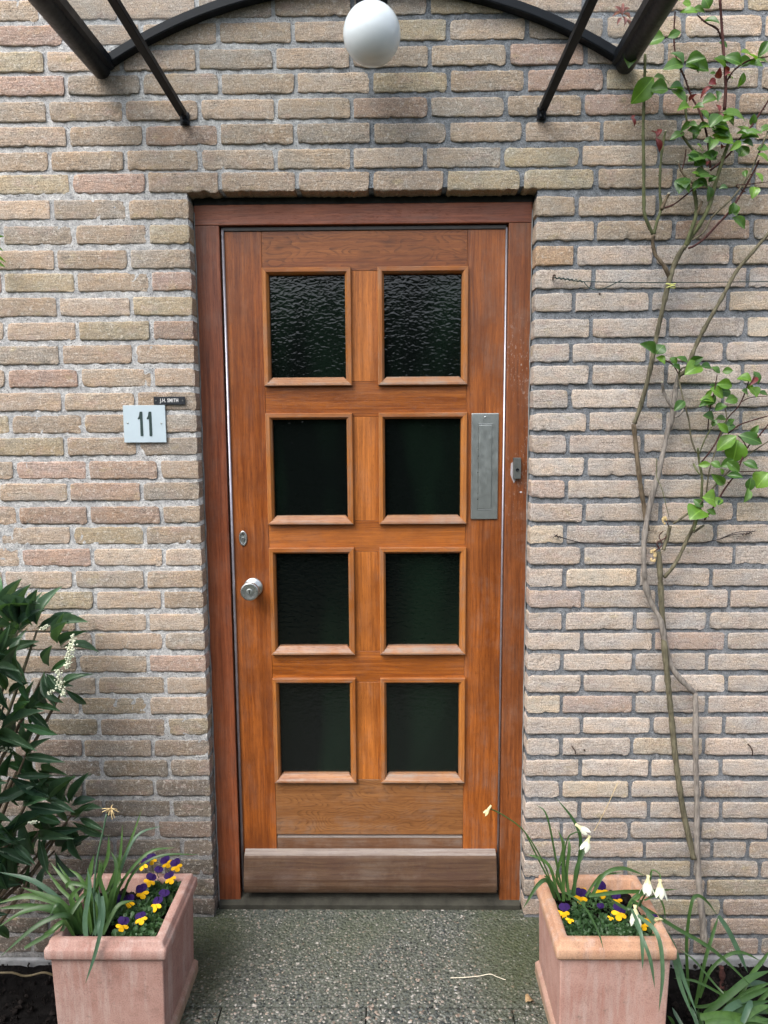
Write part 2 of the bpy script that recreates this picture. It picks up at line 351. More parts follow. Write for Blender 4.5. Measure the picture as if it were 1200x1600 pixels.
def m_roof():
    t = MT('clear_roof_sheet', .08, .4); t.put(t.b.inputs['Base Color'], (.35, .37, .38))
    tr = t.n.new('ShaderNodeBsdfTransparent'); tl = t.n.new('ShaderNodeBsdfTranslucent'); tl.inputs[0].default_value = (.7, .7, .7, 1); tr.inputs[0].default_value = (.90, .92, .93, 1)
    a = t.n.new('ShaderNodeMixShader'); a.inputs[0].default_value = .3; t.link(t.b.outputs[0], a.inputs[1]); t.link(tl.outputs[0], a.inputs[2])
    b = t.n.new('ShaderNodeMixShader'); b.inputs[0].default_value = .93; t.link(a.outputs[0], b.inputs[1]); t.link(tr.outputs[0], b.inputs[2])
    t.link(b.outputs[0], t.n['Material Output'].inputs[0]); return t.m
MAT['roof'] = m_roof()

# ------------------------------------------------------------------ object helpers
def tag(o, label=None, cat=None, group=None, kind=None):
    for k, v in (('label', label), ('category', cat), ('group', group), ('kind', kind)):
        if v: o[k] = v
    return o
def thing(name, label, cat, loc=(0, 0, 0), group=None):
    o = bpy.data.objects.new(name, None); COL.objects.link(o); o.location = loc; o.empty_display_size = .1
    return tag(o, label, cat, group)
def wloc(o):
    v = Vector(o.location)
    if o.parent: v = v + wloc(o.parent)
    return v
def obj(name, bm, mat, parent=None, smooth=False, origin=None):
    """world-space bmesh -> one mesh object"""
    org = Vector(origin) if origin is not None else (wloc(parent) if parent else Vector((0, 0, 0)))
    bmesh.ops.translate(bm, verts=bm.verts, vec=-org)
    me = bpy.data.meshes.new(name); bm.to_mesh(me); bm.free(); me.materials.append(MAT[mat])
    if smooth:
        for p in me.polygons: p.use_smooth = True
    o = bpy.data.objects.new(name, me); COL.objects.link(o); o.parent = parent
    o.location = org - (wloc(parent) if parent else Vector((0, 0, 0)))
    return o
def inst(name, me, mw, parent, mat=None):
    """shared mesh placed by world matrix under parent"""
    o = bpy.data.objects.new(name, me); COL.objects.link(o); o.parent = parent
    o.matrix_local = Matrix.Translation(-wloc(parent)) @ mw
    return o
def box(bm, x0, x1, y0, y1, z0, z1, bev=0.0, seg=2):
    r = bmesh.ops.create_cube(bm, size=1.0); vs_ = r['verts']
    for v in vs_: v.co = Vector((x0 + (v.co.x+.5)*(x1-x0), y0 + (v.co.y+.5)*(y1-y0), z0 + (v.co.z+.5)*(z1-z0)))
    if bev:
        es = list({e for v in vs_ for e in v.link_edges})
        bmesh.ops.bevel(bm, geom=es, offset=bev, segments=seg, affect='EDGES', profile=.6)
    return bm
def catmull(pts, n=6):
    P = [Vector(p) for p in pts]; P = [P[0]*2-P[1]] + P + [P[-1]*2-P[-2]]; out = []
    for i in range(1, len(P)-2):
        for k in range(n):
            t = k/n
            out.append(.5*((2*P[i]) + (P[i+1]-P[i-1])*t + (2*P[i-1]-5*P[i]+4*P[i+1]-P[i+2])*t*t + (3*P[i]-P[i-1]-3*P[i+1]+P[i+2])*t**3))
    out.append(P[-2]); return out
def tube(bm, pts, r0_, r1_=None, seg=7, wob=0.0, smooth_n=5, seed=0):
    r1_ = r0_ if r1_ is None else r1_
    P = catmull(pts, smooth_n) if smooth_n else [Vector(p) for p in pts]
    rings = []; up = Vector((.13, .2, .97)); n = len(P)
    for i, p in enumerate(P):
        d = (P[min(i+1, n-1)] - P[max(i-1, 0)]).normalized()
        a = d.cross(up)
        if a.length < .05: a = d.cross(Vector((1, 0, 0)))
        a.normalize(); b = d.cross(a).normalized(); up = -b if False else up
        rr = r0_ + (r1_-r0_)*i/(n-1)
        rr *= 1 + wob*1.3*(mnoise.noise(p*55 + Vector((seed, 0, 0)))) + (wob*.9*max(0, mnoise.noise(p*24+Vector((seed, 9, 0)))-.25))
        rings.append([bm.verts.new(p + (a*math.cos(t) + b*math.sin(t))*rr) for t in (2*math.pi*k/seg for k in range(seg))])
    for A, B in zip(rings, rings[1:]):
        for k in range(seg): bm.faces.new((A[k], A[(k+1) % seg], B[(k+1) % seg], B[k]))
    bm.faces.new(rings[0][::-1]); bm.faces.new(rings[-1])
    return bm
def lathe(bm, prof, center, axis, seg=28, capstart=True, capend=True):
    axis = Vector(axis).normalized(); a = axis.orthogonal().normalized(); b = axis.cross(a); rings = []
    for r_, h in prof:
        rings.append([bm.verts.new(Vector(center) + axis*h + (a*math.cos(t)+b*math.sin(t))*max(r_, 1e-5)) for t in (2*math.pi*k/seg for k in range(seg))])
    for A, B in zip(rings, rings[1:]):
        for k in range(seg): bm.faces.new((A[k], A[(k+1) % seg], B[(k+1) % seg], B[k]))
    if capstart: bm.faces.new(rings[0][::-1])
    if capend: bm.faces.new(rings[-1])
    return bm
def ball(bm, c, r_, sub=2, sc=(1, 1, 1)):
    g = bmesh.ops.create_icosphere(bm, subdivisions=sub, radius=r_)
    for v in g['verts']: v.co = Vector((v.co.x*sc[0], v.co.y*sc[1], v.co.z*sc[2])) + Vector(c)
    return bm
def recalc(bm): bmesh.ops.recalc_face_normals(bm, faces=bm.faces); return bm

# ================================================================== THE SETTING
g = bmesh.new()
for a in ((-60, -60), (60, -60), (60, 60), (-60, 60)): g.verts.new((a[0], a[1], -.40))
g.faces.new(g.verts[:]); tag(obj('ground', g, 'garden'), kind='structure')

def unseen_hedge():  # unseen foliage added behind the camera to darken the pane reflections
    bm = bmesh.new(); rr = random.Random(4)
    nx, nz = 70, 18; V = []
    for i in range(nx+1):
        for j in range(nz+1):
            x = -8+17*i/nx; z = -.4+4.0*j/nz
            V.append(bm.verts.new((x, -7.6 + .35*mnoise.noise(Vector((x*1.3, z*1.3, 0))) + .22*mnoise.noise(Vector((x*5, z*5, 0))) - (.5 if j == nz else 0), z + (.3*mnoise.noise(Vector((x*1.1, 0, 8))) if j > nz-3 else 0))))
    for i in range(nx):
        for j in range(nz): a = i*(nz+1)+j; bm.faces.new((V[a], V[a+1], V[a+nz+2], V[a+nz+1]))
    for _ in range(9000):
        x = rr.uniform(-8, 9); z = rr.uniform(-.35, 3.75); c = Vector((x, -7.5+rr.uniform(-.1, .25), z)); s_ = rr.uniform(.04, .09)
        a = Vector((rr.uniform(-1, 1), rr.uniform(-1, 1), rr.uniform(-1, 1))).normalized(); b = a.orthogonal().normalized()
        bm.faces.new([bm.verts.new(c+a*s_), bm.verts.new(c+b*s_*.5), bm.verts.new(c-a*s_), bm.verts.new(c-b*s_*.5)])
    return tag(obj('added_hedge', bm, 'added_hedge'), kind='stuff')
def bed(name, x0, x1, y0, y1, zc, lab):
    bm = bmesh.new(); nx, ny = int((x1-x0)/.02), int((y1-y0)/.02); V = []
    for j in range(ny+1):
        for i in range(nx+1):
            x = x0+(x1-x0)*i/nx; y = y0+(y1-y0)*j/ny
            z = zc + .022*mnoise.noise(Vector((x*7, y*7, 0))) + .012*mnoise.noise(Vector((x*28, y*28, 3))) + .006*mnoise.noise(Vector((x*70, y*70, 3)))
            V.append(bm.verts.new((x, y, z)))
    for j in range(ny):
        for i in range(nx):
            a = j*(nx+1)+i; bm.faces.new((V[a], V[a+1], V[a+nx+2], V[a+nx+1]))
    o = obj(name, bm, 'soil', smooth=True); return tag(o, kind='structure')
unseen_hedge()
bed('soil_bed', -1.9, -.335, -1.6, .004, -.16, '')
bed('soil_bed', 1.285, 2.9, -1.6, .004, -.155, '')
def crumbs(name, x0, x1, y0, y1, zc, n, mat='clod', s0=.002, s1=.008, parent=None, seed=1):
    rnd = random.Random(seed); bm = bmesh.new()
    for _ in range(n):
        x = rnd.uniform(x0, x1); y = rnd.uniform(y0, y1); s = s0+(s1-s0)*rnd.random()**2.5
        gg = bmesh.ops.create_icosphere(bm, subdivisions=1, radius=s)
        q = Vector((rnd.uniform(.6, 1.5), rnd.uniform(.6, 1.4), rnd.uniform(.5, .9)))
        for v in gg['verts']: v.co = Vector((v.co.x*q.x, v.co.y*q.y, v.co.z*q.z)) + Vector((x, y, zc + s*.3 + rnd.uniform(-.004, .008)))
    return tag(obj(name, bm, mat, parent), kind='stuff')
crumbs('soil_crumbs', 1.29, 1.95, -.6, -.004, -.15, 1500)
crumbs('soil_crumbs', -1.0, -.34, -.6, -.004, -.155, 700, seed=5)
# concrete footing under the wall, right of the step
bm = bmesh.new(); box(bm, 1.30, 2.9, -.022, -.003, -.26, -.125, .006)
tag(obj('footing', bm, 'footing'), kind='structure')
bm = bmesh.new(); box(bm, -1.9, -.34, -.018, -.003, -.26, -.14, .006)
tag(obj('footing', bm, 'footing'), kind='structure')

# washed gravel step: one cast slab at the door, pavers in front of it
def slab(name, x0, x1, y0, y1, z, th=.12, jag=.0015, parent=None):
    bm = bmesh.new(); box(bm, x0, x1, y0, y1, z-th, z, .004, 2)
    return obj(name, bm, 'aggregate', parent)
stp = thing('doorstep', 'grey green washed gravel doorstep and pavers in front of the wooden door', 'doorstep', (.48, -.4, 0))
for k in ('label', 'category'): del stp[k]
stp['kind'] = 'structure'
yj = az(570, 1573, 0).y
slab('slab', -.335, 1.285, yj+.0015, .052, 0, parent=stp)
xs = [-.335, az(343, 1585, 0).x, az(572, 1585, 0).x, az(802, 1585, 0).x, 1.285]
for j in range(3):
    ya, yb = yj-.50*j-.0015, yj-.50*(j+1)+.0015
    for a, b in zip(xs, xs[1:]):
        slab('paver', a+.0015, b-.0015, yb, ya, -.001 if (j+int(a*3)) % 2 else 0, parent=stp)
def pebbles(x0, x1, y0, y1, cell, parent, seed):
    rnd = random.Random(seed); ico = [Vector(v) for v in ((0,0,-1),(.7236,-.5257,-.4472),(-.2764,-.8506,-.4472),(-.8944,0,-.4472),(-.2764,.8506,-.4472),(.7236,.5257,-.4472),(.2764,-.8506,.4472),(-.7236,-.5257,.4472),(-.7236,.5257,.4472),(.2764,.8506,.4472),(.8944,0,.4472),(0,0,1))]
    fc = [(0,1,2),(1,0,5),(0,2,3),(0,3,4),(0,4,5),(1,5,10),(2,1,6),(3,2,7),(4,3,8),(5,4,9),(1,10,6),(2,6,7),(3,7,8),(4,8,9),(5,9,10),(6,10,11),(7,6,11),(8,7,11),(9,8,11),(10,9,11)]
    V = []; F = []; MI = []; ny = int((y1-y0)/cell); nx = int((x1-x0)/cell)
    for j in range(ny):
        for i in range(nx):
            if rnd.random() < .10: continue
            x = x0+(i+rnd.uniform(.15, .85)+.5*(j % 2))*cell; y = y0+(j+rnd.uniform(.15, .85))*cell
            if x > x1 or abs(y-yj) < .0045 or (y < yj and min(abs(x-q) for q in xs) < .0045): continue
            big = 1+.8*rnd.random()**4; a = rnd.uniform(0, 3.14); ca, sa = math.cos(a), math.sin(a)
            rx, ry, rz = cell*rnd.uniform(.38, .62)*big, cell*rnd.uniform(.26, .44)*big, cell*rnd.uniform(.20, .34)
            b = len(V); t = rnd.random(); m_i = 0 if t < .34 else 1 if t < .66 else 2 if t < .86 else 3 if t < .95 else 4
            wr_ = [rnd.uniform(.8, 1.2) for _ in range(12)]
            for q, v in enumerate(ico):
                X, Y = v.x*rx*wr_[q], v.y*ry*wr_[q]; V.append((x+X*ca-Y*sa, y+X*sa+Y*ca, -.0008-rz*.35+v.z*rz))
            F += [(p+b, q+b, r_+b) for p, q, r_ in fc]; MI += [m_i]*20
    me = bpy.data.meshes.new('pebbles'); me.from_pydata(V, [], F)
    for m_ in ('peb0', 'peb1', 'peb2', 'peb3', 'peb4'): me.materials.append(MAT[m_])
    me.polygons.foreach_set('material_index', MI); me.polygons.foreach_set('use_smooth', [True]*len(F)); me.update()
    o = bpy.data.objects.new('pebbles', me); COL.objects.link(o); o.parent = parent; o.location = -wloc(parent); o['kind'] = 'stuff'
pebbles(-.33, 1.28, yj-.14, .026, .0108, stp, 8)
bm = bmesh.new(); box(bm, -.333, 1.283, yj-1.5, .05, -.36, -.121); obj('bedding', bm, 'footing', stp)

# ================================================================== BRICK WALL
L_ = [300.7,341.5,381,419.5,454.4,493,530.6,568,604,641,676,711,747.7,781.7,818,850,884,918.5,951,986,1015,1050.5,1084,1116,1149,1182,1213,1244,1276,1308,1337.5,1367.5,1399,1430]
R_ = [295.8,337.6,376,415,451.6,487.4,527.6,566,600.5,638,673.3,708,743.8,778.6,815,849,882,916.7,950,984,1015.9,1048,1082,1114,1147,1180,1213,1246,1279,1310.7,1340.6,1370]
ZL = [at(280+k*1.2, y).z for k, y in enumerate(L_)]; ZR = [at(870, y).z for k, y in enumerate(R_)]
TOPL = [304, 266, 227.5, 189, 148, 111, 70, 30]
ZTL = [at(200, y).z for y in TOPL]
PIT = .0689; XL, XR = -.0304, .9864
def zbot(k, x):
    if k < 0:
        a = ZTL[-k] if -k < len(ZTL) else ZTL[-1] + PIT*(-k-len(ZTL)+1)
        b = 2.285 - PIT*k; t = min(1, max(0, (x+.15)/.8)); return a*(1-t)+b*t
    if k < len(ZR):
        a, b = ZL[k], ZR[k]; t = min(1, max(0, (x-XL)/(XR-XL))); return a*(1-t)+b*t
    return 2.285 - PIT*k
LJ = {1:[82,199],2:[3,116,231.7],3:[88,202],4:[5,119,235],5:[91,206],6:[9,121,237],7:[95,210],8:[11,125,239],9:[99,213.5],10:[17,130,243],11:[103,216],12:[24,137,249],13:[108,221.6],14:[28,139,253],15:[0,113,227],16:[33,144.5,256.4],17:[7,116,228],18:[40,149,254.5],19:[9,121,231],20:[38,146.5,256.4],21:[123,232],22:[47,152.5,259],23:[19,126,232.5],24:[49,156,260],25:[23,131,239],26:[53,160,265],27:[25,132.5,242.5],28:[163,269],29:[29,136,246],30:[180,285],31:[148,255],32:[170,285],33:[155,262]}
RJ = {1:[901.4,1026,1146],2:[930,1052,1174],3:[898.5,1022,1142],4:[927,1048,1168],5:[896,1016,1137],6:[923.5,1043,1164.5],7:[892,1011.6,1132],8:[922,1040.7,1159.5],9:[889.7,1009,1129],10:[918.5,1037.5,1157.5],11:[887,1004,1124],12:[915.6,1032,1150],13:[884.7,1003,1120],14:[912,1031.6,1148],15:[883,1002,1117],16:[910,1029,1146],17:[881.5,997.5,1110.6],18:[910.7,1026,1139],19:[880.5,992,1105.7],20:[909,1020.6,1134],21:[878,989.7,1104],22:[909,1020.6,1135],23:[877,989.7,1104],24:[908.5,1018,1131],25:[876.6,987,1099],26:[906.5,1015.7,1126],27:[876,984.5,1097.6],28:[905,1013.8,1126],29:[877,983,1094],30:[909,1007,1112,1168],31:[875,977,1081,1187],32:[900,1000,1102.5],33:[873,980,1127]}
TJ = {0:[111,229.5,344,463.5,580,696,815,931,1054,1176],-1:[77.5,196,312.5,431.5,550,664,785,907,1030,1150],-2:[106.5,225,342.5,461,581.5,700,818.5,940,1060,1177],-3:[75,193.5,312.5,431,550,671,790,911,1032,1152],-4:[103.5,221.5,344,462.5,580,701.5,821.5,945,1065,1187],-5:[71,190,309,428.5,549,671,793.5,915,1040,1160],-6:[100,220,341,457.5,577,700,822.5,945,1067.5,1192],-7:[62,185,307.5,427,550,670,790,912,1035,1165]}
KMIN, KMAX = -13, 35
def courses():
    rnd = random.Random(3); res = []
    for k in range(KMIN, KMAX+1):
        zc = zbot(k, .5)
        def pxX(p): 
            y = proj((.5, 0, zc))[1]; return at(p, y).x
        segs = []
        if k <= 0:
            J = [pxX(p) for p in TJ[k]] if k in TJ else [(.056 if k % 2 else .112) + .222*i - .45 + rnd.uniform(-.004, .004) for i in range(10)]
            while J[0] > -1.5: J.insert(0, J[0]-.222+rnd.uniform(-.005, .005))
            while J[-1] < 2.6: J.append(J[-1]+.222+rnd.uniform(-.005, .005))
            segs = [(a, b, 0, 0) for a, b in zip(J, J[1:])]
        else:
            J = [pxX(p) for p in LJ[k]] if k in LJ else [XL-(.165 if k % 2 else .11)]
            while J[0] > -1.5: J.insert(0, J[0]-.222+rnd.uniform(-.005, .005))
            for a, b in zip(J, J[1:]): segs.append((a, b, 0, 0))
            segs.append((J[-1], XL, 0, 1))
            J = [pxX(p) for p in RJ[k]] if k in RJ else [XR+(.11 if k % 2 else .165)]
            while J[-1] < 2.6: J.append(J[-1]+.222+rnd.uniform(-.005, .005))
            segs.append((XR, J[0], 1, 0))
            for a, b in zip(J, J[1:]): segs.append((a, b, 0, 0))
        res.append((k, segs))
    return res
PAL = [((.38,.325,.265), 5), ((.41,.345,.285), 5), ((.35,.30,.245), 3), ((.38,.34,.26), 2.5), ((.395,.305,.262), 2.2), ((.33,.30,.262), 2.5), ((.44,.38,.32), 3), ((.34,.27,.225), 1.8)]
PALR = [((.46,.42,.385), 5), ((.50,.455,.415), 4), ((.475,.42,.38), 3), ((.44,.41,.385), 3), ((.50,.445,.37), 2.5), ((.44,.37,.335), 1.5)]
PAL_SHADE_DAMP = [((.19,.17,.15), 4), ((.175,.16,.14), 3), ((.205,.17,.148), 2), ((.18,.175,.125), 1.0)]  # low courses: shrub and planter shade painted into the brick tone, plus damp
def pick(rnd, pal):
    t = rnd.uniform(0, sum(w_ for _, w_ in pal))
    for c, w_ in pal:
        t -= w_
        if t <= 0: break
    f = rnd.uniform(.9, 1.1); return tuple(x*f for x in c)
def brick_mesh(bm, x0, x1, z0a, z0b, h, depth, sd, fine=True):
    """rough moulded brick, front face towards -Y"""
    nx = max(4, int((x1-x0)/.0075)) if fine else 4; nz = 5 if fine else 2
    rr = random.Random(sd); ox = rr.uniform(0, 50)
    tiltY = rr.uniform(-.0012, .0012); proud = rr.uniform(-.0018, .0015)
    V = {}
    for i in range(nx+1):
        for j in range(nz+1):
            u, v = i/nx, j/nz
            z0 = z0a+(z0b-z0a)*u
            x = x0+(x1-x0)*u; z = z0+h*v
            y = proud + tiltY*(u-.5)*2 + .0016*mnoise.noise(Vector((x*30+ox, z*55, 1))) + .0011*mnoise.noise(Vector((x*110, z*140+ox, 5)))
            edge_u = i in (0, nx); edge_v = j in (0, nz)
            n1 = mnoise.noise(Vector((x*42+ox, z*90, 9))); n2 = mnoise.noise(Vector((x*120, z*160+ox, 2)))
            if edge_v:
                s = 1 if j == 0 else -1
                z += (.0021*n1 + .0020*n2)*(1.5 if j == 0 else .9) + s*.0006; y += .0008
            if edge_u:
                s = 1 if i == 0 else -1
                x += (.0014*n1+.0014*n2); y += .0008
            if edge_u and edge_v:
                x += (.0024 if i == 0 else -.0024)*rr.random()*1.3; z += (.0018 if j == 0 else -.0018)*rr.random()*1.3; y += .001
            if j in (1, nz-1) and nz > 2: z = z0 + h*(.10 if j == 1 else .90) + .0012*n2
            if i in (1, nx-1) and fine and not edge_u: x = (x0+.005) if i == 1 else (x1-.005)
            V[i, j] = bm.verts.new((x, y, z))
    for (ci, cj, sx, sz) in ((0, 0, 1, 1), (nx, 0, -1, 1), (0, nz, 1, -1), (nx, nz, -1, -1)):
        if fine and rr.random() < .30:
            m_ = rr.uniform(.6, 1.7)
            v = V[ci, cj]; v.co.x += sx*.0035*m_; v.co.z += sz*.003*m_; v.co.y += .002*m_
            v = V[ci+sx, cj]; v.co.z += sz*.0022*m_; v.co.y += .0012*m_
            v = V[ci, cj+sz]; v.co.x += sx*.0018*m_; v.co.y += .0012*m_
    if fine and rr.random() < .45:
        ci = rr.randint(2, nx-2); v = V[ci, 0]; v.co.z += .0035; v.co.y += .002
        v = V[ci+1, 0]; v.co.z += .002
    for i in range(nx):
        for j in range(nz): bm.faces.new((V[i, j], V[i+1, j], V[i+1, j+1], V[i, j+1]))
    loop = [V[i, 0] for i in range(nx+1)] + [V[nx, j] for j in range(1, nz+1)] + [V[i, nz] for i in range(nx-1, -1, -1)] + [V[0, j] for j in range(nz-1, 0, -1)]
    back = []
    for v in loop: back.append(bm.verts.new((v.co.x, depth, v.co.z)))
    n = len(loop)
    for i in range(n): bm.faces.new((loop[(i+1) % n], loop[i], back[i], back[(i+1) % n]))
wall = thing('brick_wall', 'beige moulded brick house wall with grey mortar around the wooden door', 'wall', (.48, .05, -.13))
rb = random.Random(21); rest = bmesh.new(); nb = 0; tone = rest.faces.layers.float_color.new('tone')
def seen_area(x0, x1, k):
    za = zbot(k, (x0+x1)/2); c = [proj((x, 0, z)) for x in (x0, x1) for z in (za, za+.055)]
    X0, X1 = max(0, min(q[0] for q in c)), min(1200, max(q[0] for q in c)); Z0, Z1 = max(0, min(q[1] for q in c)), min(1600, max(q[1] for q in c))
    if X1 < X0 or Z1 < Z0: return 0
    if (X0 > 165 and X1 < 300 and Z0 > 1360) or (X0 > 838 and X1 < 1010 and Z0 > 1368) or (Z0 > 1470): return 1
    return (X1-X0)*(Z1-Z0)
AREA_MIN = sorted([seen_area(a, b, k) for k, sg in courses() for a, b, _, _ in sg], reverse=True)[299]
for k, segs in courses():
    for a, b, el, er in segs:
        jw = .0125 + rb.uniform(-.002, .002)
        x0 = a if el else a+jw/2; x1 = b if er else b-jw/2
        if x1-x0 < .02: continue
        h = .0548 + rb.uniform(-.0012, .0012)
        za, zb = zbot(k, x0)+rb.uniform(-.001, .001), zbot(k, x1)+rb.uniform(-.001, .001)
        if k > 33 and False: continue
        corners = [proj((x, 0, z)) for x in (x0, x1) for z in (za, za+h)]
        vis = max(c[0] for c in corners) > -4 and min(c[0] for c in corners) < 1204 and max(c[1] for c in corners) > -4 and min(c[1] for c in corners) < 1604
        deep = .10 if (el or er or k == 0) else .03
        # low left courses sit behind the planter and shrub but still belong to the view
        low = k >= 26+rb.randint(-1, 2) if x0 < .4 else k >= 29+rb.randint(-1, 1)
        sd = rb.random()*1000
        top_c = pick(rb, PALR if x0 > .9 and k > 2 else PAL); low_c = tuple(c*(1.35 if x0 > .9 else 1) for c in pick(rb, PAL_SHADE_DAMP))
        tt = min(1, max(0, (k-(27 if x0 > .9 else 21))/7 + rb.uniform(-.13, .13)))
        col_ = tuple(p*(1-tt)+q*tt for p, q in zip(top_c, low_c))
        if k >= 31 and x0 < .4: col_ = tuple(c*.7 for c in col_)  # lowest left bricks darkened further, shade behind planter put into the colour
        if k == 3 and el: col_ = (.46, .34, .24)
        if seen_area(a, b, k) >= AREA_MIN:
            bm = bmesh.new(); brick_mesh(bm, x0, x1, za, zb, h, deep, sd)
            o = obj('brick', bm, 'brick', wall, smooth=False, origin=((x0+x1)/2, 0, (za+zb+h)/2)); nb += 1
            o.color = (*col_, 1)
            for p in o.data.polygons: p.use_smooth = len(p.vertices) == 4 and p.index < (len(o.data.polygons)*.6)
        else:
            rest.faces.ensure_lookup_table(); n0_ = len(rest.faces)
            brick_mesh(rest, x0, x1, za, zb, h, deep, sd, vis)
            rest.faces.ensure_lookup_table()
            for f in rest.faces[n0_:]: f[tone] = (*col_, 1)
tag(obj('outlying_bricks', rest, 'brick_joined', wall), kind='stuff')
# mortar body: gently uneven sheet behind the brick faces, with returns into the opening
bm = bmesh.new()
def msheet(x0, x1, z0, z1, y0, st_=.013):
    nx, nz = max(1, int((x1-x0)/st_)), max(1, int((z1-z0)/st_)); V = []
    for j in range(nz+1):
        for i in range(nx+1):
            x = x0+(x1-x0)*i/nx; z = z0+(z1-z0)*j/nz
            V.append(bm.verts.new((x, y0 + .0016*mnoise.noise(Vector((x*35, z*35, 0))) + .0012*mnoise.noise(Vector((x*90, z*90, 4))), z)))
    for j in range(nz):
        for i in range(nx):
            a = j*(nx+1)+i; bm.faces.new((V[a], V[a+1], V[a+nx+2], V[a+nx+1]))
msheet(-1.45, XL-.0035, -.30, 2.302, .0026); msheet(XR+.0035, 2.55, -.30, 2.302, .0050); msheet(-1.45, 2.55, 2.3005, 3.2, .0036)
box(bm, -1.45, XL-.004, .010, .20, -.30, 2.31); box(bm, XR+.004, 2.55, .010, .20, -.30, 2.31); box(bm, -1.45, 2.55, .012, .199, 2.3005, 3.2)
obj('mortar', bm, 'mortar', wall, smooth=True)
bm = bmesh.new(); box(bm, -1.45, 2.55, .201, .22, -.3, 3.2); obj('inner_leaf', bm, 'footing', wall)

# ================================================================== DOOR FRAME
FY, DY = .055, .072
def X6(x, Y): return d06(x, 0, Y)[0]
def Z6(z, Y): return d06(0, z, Y)[1]
frm = thing('door_frame', 'reddish brown wooden door frame set back in the brick opening', 'door frame', (.48, .08, 0))
jl0, jl1, jr0, jr1 = XL+.001, X6(.043, FY), X6(.9165, FY), XR-.001
zh0, zh1 = Z6(2.2145, FY), Z6(2.2735, FY)
bm = bmesh.new(); box(bm, jl0, jl1, FY, .15, 0.002, zh0-.0006, .0025); obj('jamb', bm, 'jamb_l', frm)['label'] = 'darker left jamb'
bm = bmesh.new(); box(bm, jr0, jr1, FY, .15, 0.002, zh0-.0006, .0025); obj('jamb', bm, 'jamb_r', frm)['label'] = 'worn right jamb with pale flecks'
bm = bmesh.new(); box(bm, jl0, jr1, FY, .15, zh0, zh1, .0025); obj('head', bm, 'head', frm)
# rebate (dark gap behind) + soft seal
bm = bmesh.new(); box(bm, jl1-.001, jr0+.001, .105, .149, .05, zh0+.001); obj('rebate', bm, 'gap', frm)
bm = bmesh.new(); box(bm, jl0, jr1, FY+.004, .12, zh1+.0005, 2.2925)
for v in bm.verts:
    pass
obj('foam_strip', bm, 'rubber', frm)
# ragged lower lip of the foam strip
bm = bmesh.new(); n = 70; A = []
for i in range(n+1):
    x = jl0+(jr1-jl0)*i/n; zz = zh1 - .0005 + .0028*mnoise.noise(Vector((x*26, 0, 0))) ; 
    A.append((bm.verts.new((x, FY+.0005+.002*mnoise.noise(Vector((x*30, 5, 0))), zz)), bm.verts.new((x, FY+.001+.004*mnoise.noise(Vector((x*40, 2, 0))), 2.288))))
for a, b in zip(A, A[1:]): bm.faces.new((a[0], b[0], b[1], a[1]))
obj('foam_edge', bm, 'rubber', frm, smooth=True)
for sgn, (xa, xb) in ((0, (X6(.0445, FY)+.002, X6(.0555, FY))), (1, (X6(.9085, FY), X6(.9165, FY)-.0012))):
    bm = bmesh.new(); tube(bm, [((xa+xb)/2, FY+.012, .055), ((xa+xb)/2, FY+.012, zh0-.012)], (xb-xa)/2, seg=10, smooth_n=0)
    obj('weather_strip', bm, 'alu', frm, smooth=True)
bm = bmesh.new(); box(bm, jl1+.004, jr0-.004, FY+.013, FY+.022, zh0-.014, zh0-.003, .002); obj('top_weather_strip', bm, 'strip_dark', frm)
# sealant lines jamb / brick
for x0, x1 in ((XL-.0006, XL+.0032), (XR-.0032, XR+.0006)):
    bm = bmesh.new(); pts = []
    tube(bm, [((x0+x1)/2+.0008*math.sin(z*40), FY-.001, z) for z in [i*.05 for i in range(0, 46)]], .0022, seg=6, smooth_n=2, wob=.5)
    obj('sealant', bm, 'putty', frm, smooth=True)
# sill
bm = bmesh.new()
z_a, z_b = Z6(.052, DY), Z6(.022, .06)
prof = [(.15, -.02), (.035, -.02), (.030, .000), (.030, .013), (.034, .016), (.060, .030), (.10, .046), (.15, .05)]
A = [bm.verts.new((jl0+.0015, y, z)) for y, z in prof]; B = [bm.verts.new((jr1-.0015, y, z)) for y, z in prof]
m_ = len(prof)
for i in range(m_): bm.faces.new((A[i], A[(i+1) % m_], B[(i+1) % m_], B[i]))
bm.faces.new(A[::-1]); bm.faces.new(B); recalc(bm)
for v in bm.verts: v.co.y = max(v.co.y, FY-.014) if v.co.z < .03 else v.co.y
obj('sill', bm, 'sill', frm)

# ================================================================== DOOR
door = thing('front_door', 'varnished orange brown wooden front door with eight dark rippled panes', 'door', (.48, .09, .05))
DB = DY+.035
def dz(z): return Z6(z, DY)
def dx(x): return X6(x, DY)
xl, xr = dx(.057), dx(.907); sl_, sr_ = dx(.1705), dx(.7925); m0, m1 = dx(.4405), dx(.5195)
zt = dz(2.1955); G = .0006
def part(name, x0, x1, z0, z1, mat, y0=DY, bev=.0008, lab=None, y1=None):
    bm = bmesh.new(); box(bm, x0+G/2, x1-G/2, y0, DB if y1 is None else y1, z0+G/2, z1-G/2, bev, 1)
    o = obj(name, bm, mat, door)
    if lab: o['label'] = lab
    return o
zlow = dz(.193)
part('stile', xl, sl_, zlow, zt, 'stile', lab='left stile with the lock and knob')
part('stile', sr_, xr, zlow, zt, 'stile_r', lab='right stile with the letter plate')
rows = [(2.090, 1.7355), (1.6515, 1.3025), (1.2265, .877), (.797, .4395)]
part('rail', sl_, sr_, dz(rows[0][0])-.012, zt, 'rail_top', lab='top rail with swirling grain')
for (a, b), (c, d) in zip(rows, rows[1:]): part('rail', sl_, sr_, dz(c)-.012, dz(b)+.012, 'rail')
part('rail', sl_, sr_, dz(.257), dz(rows[3][1])+.012, 'rail_low', lab='pale tan bottom rail with sweeping grain')
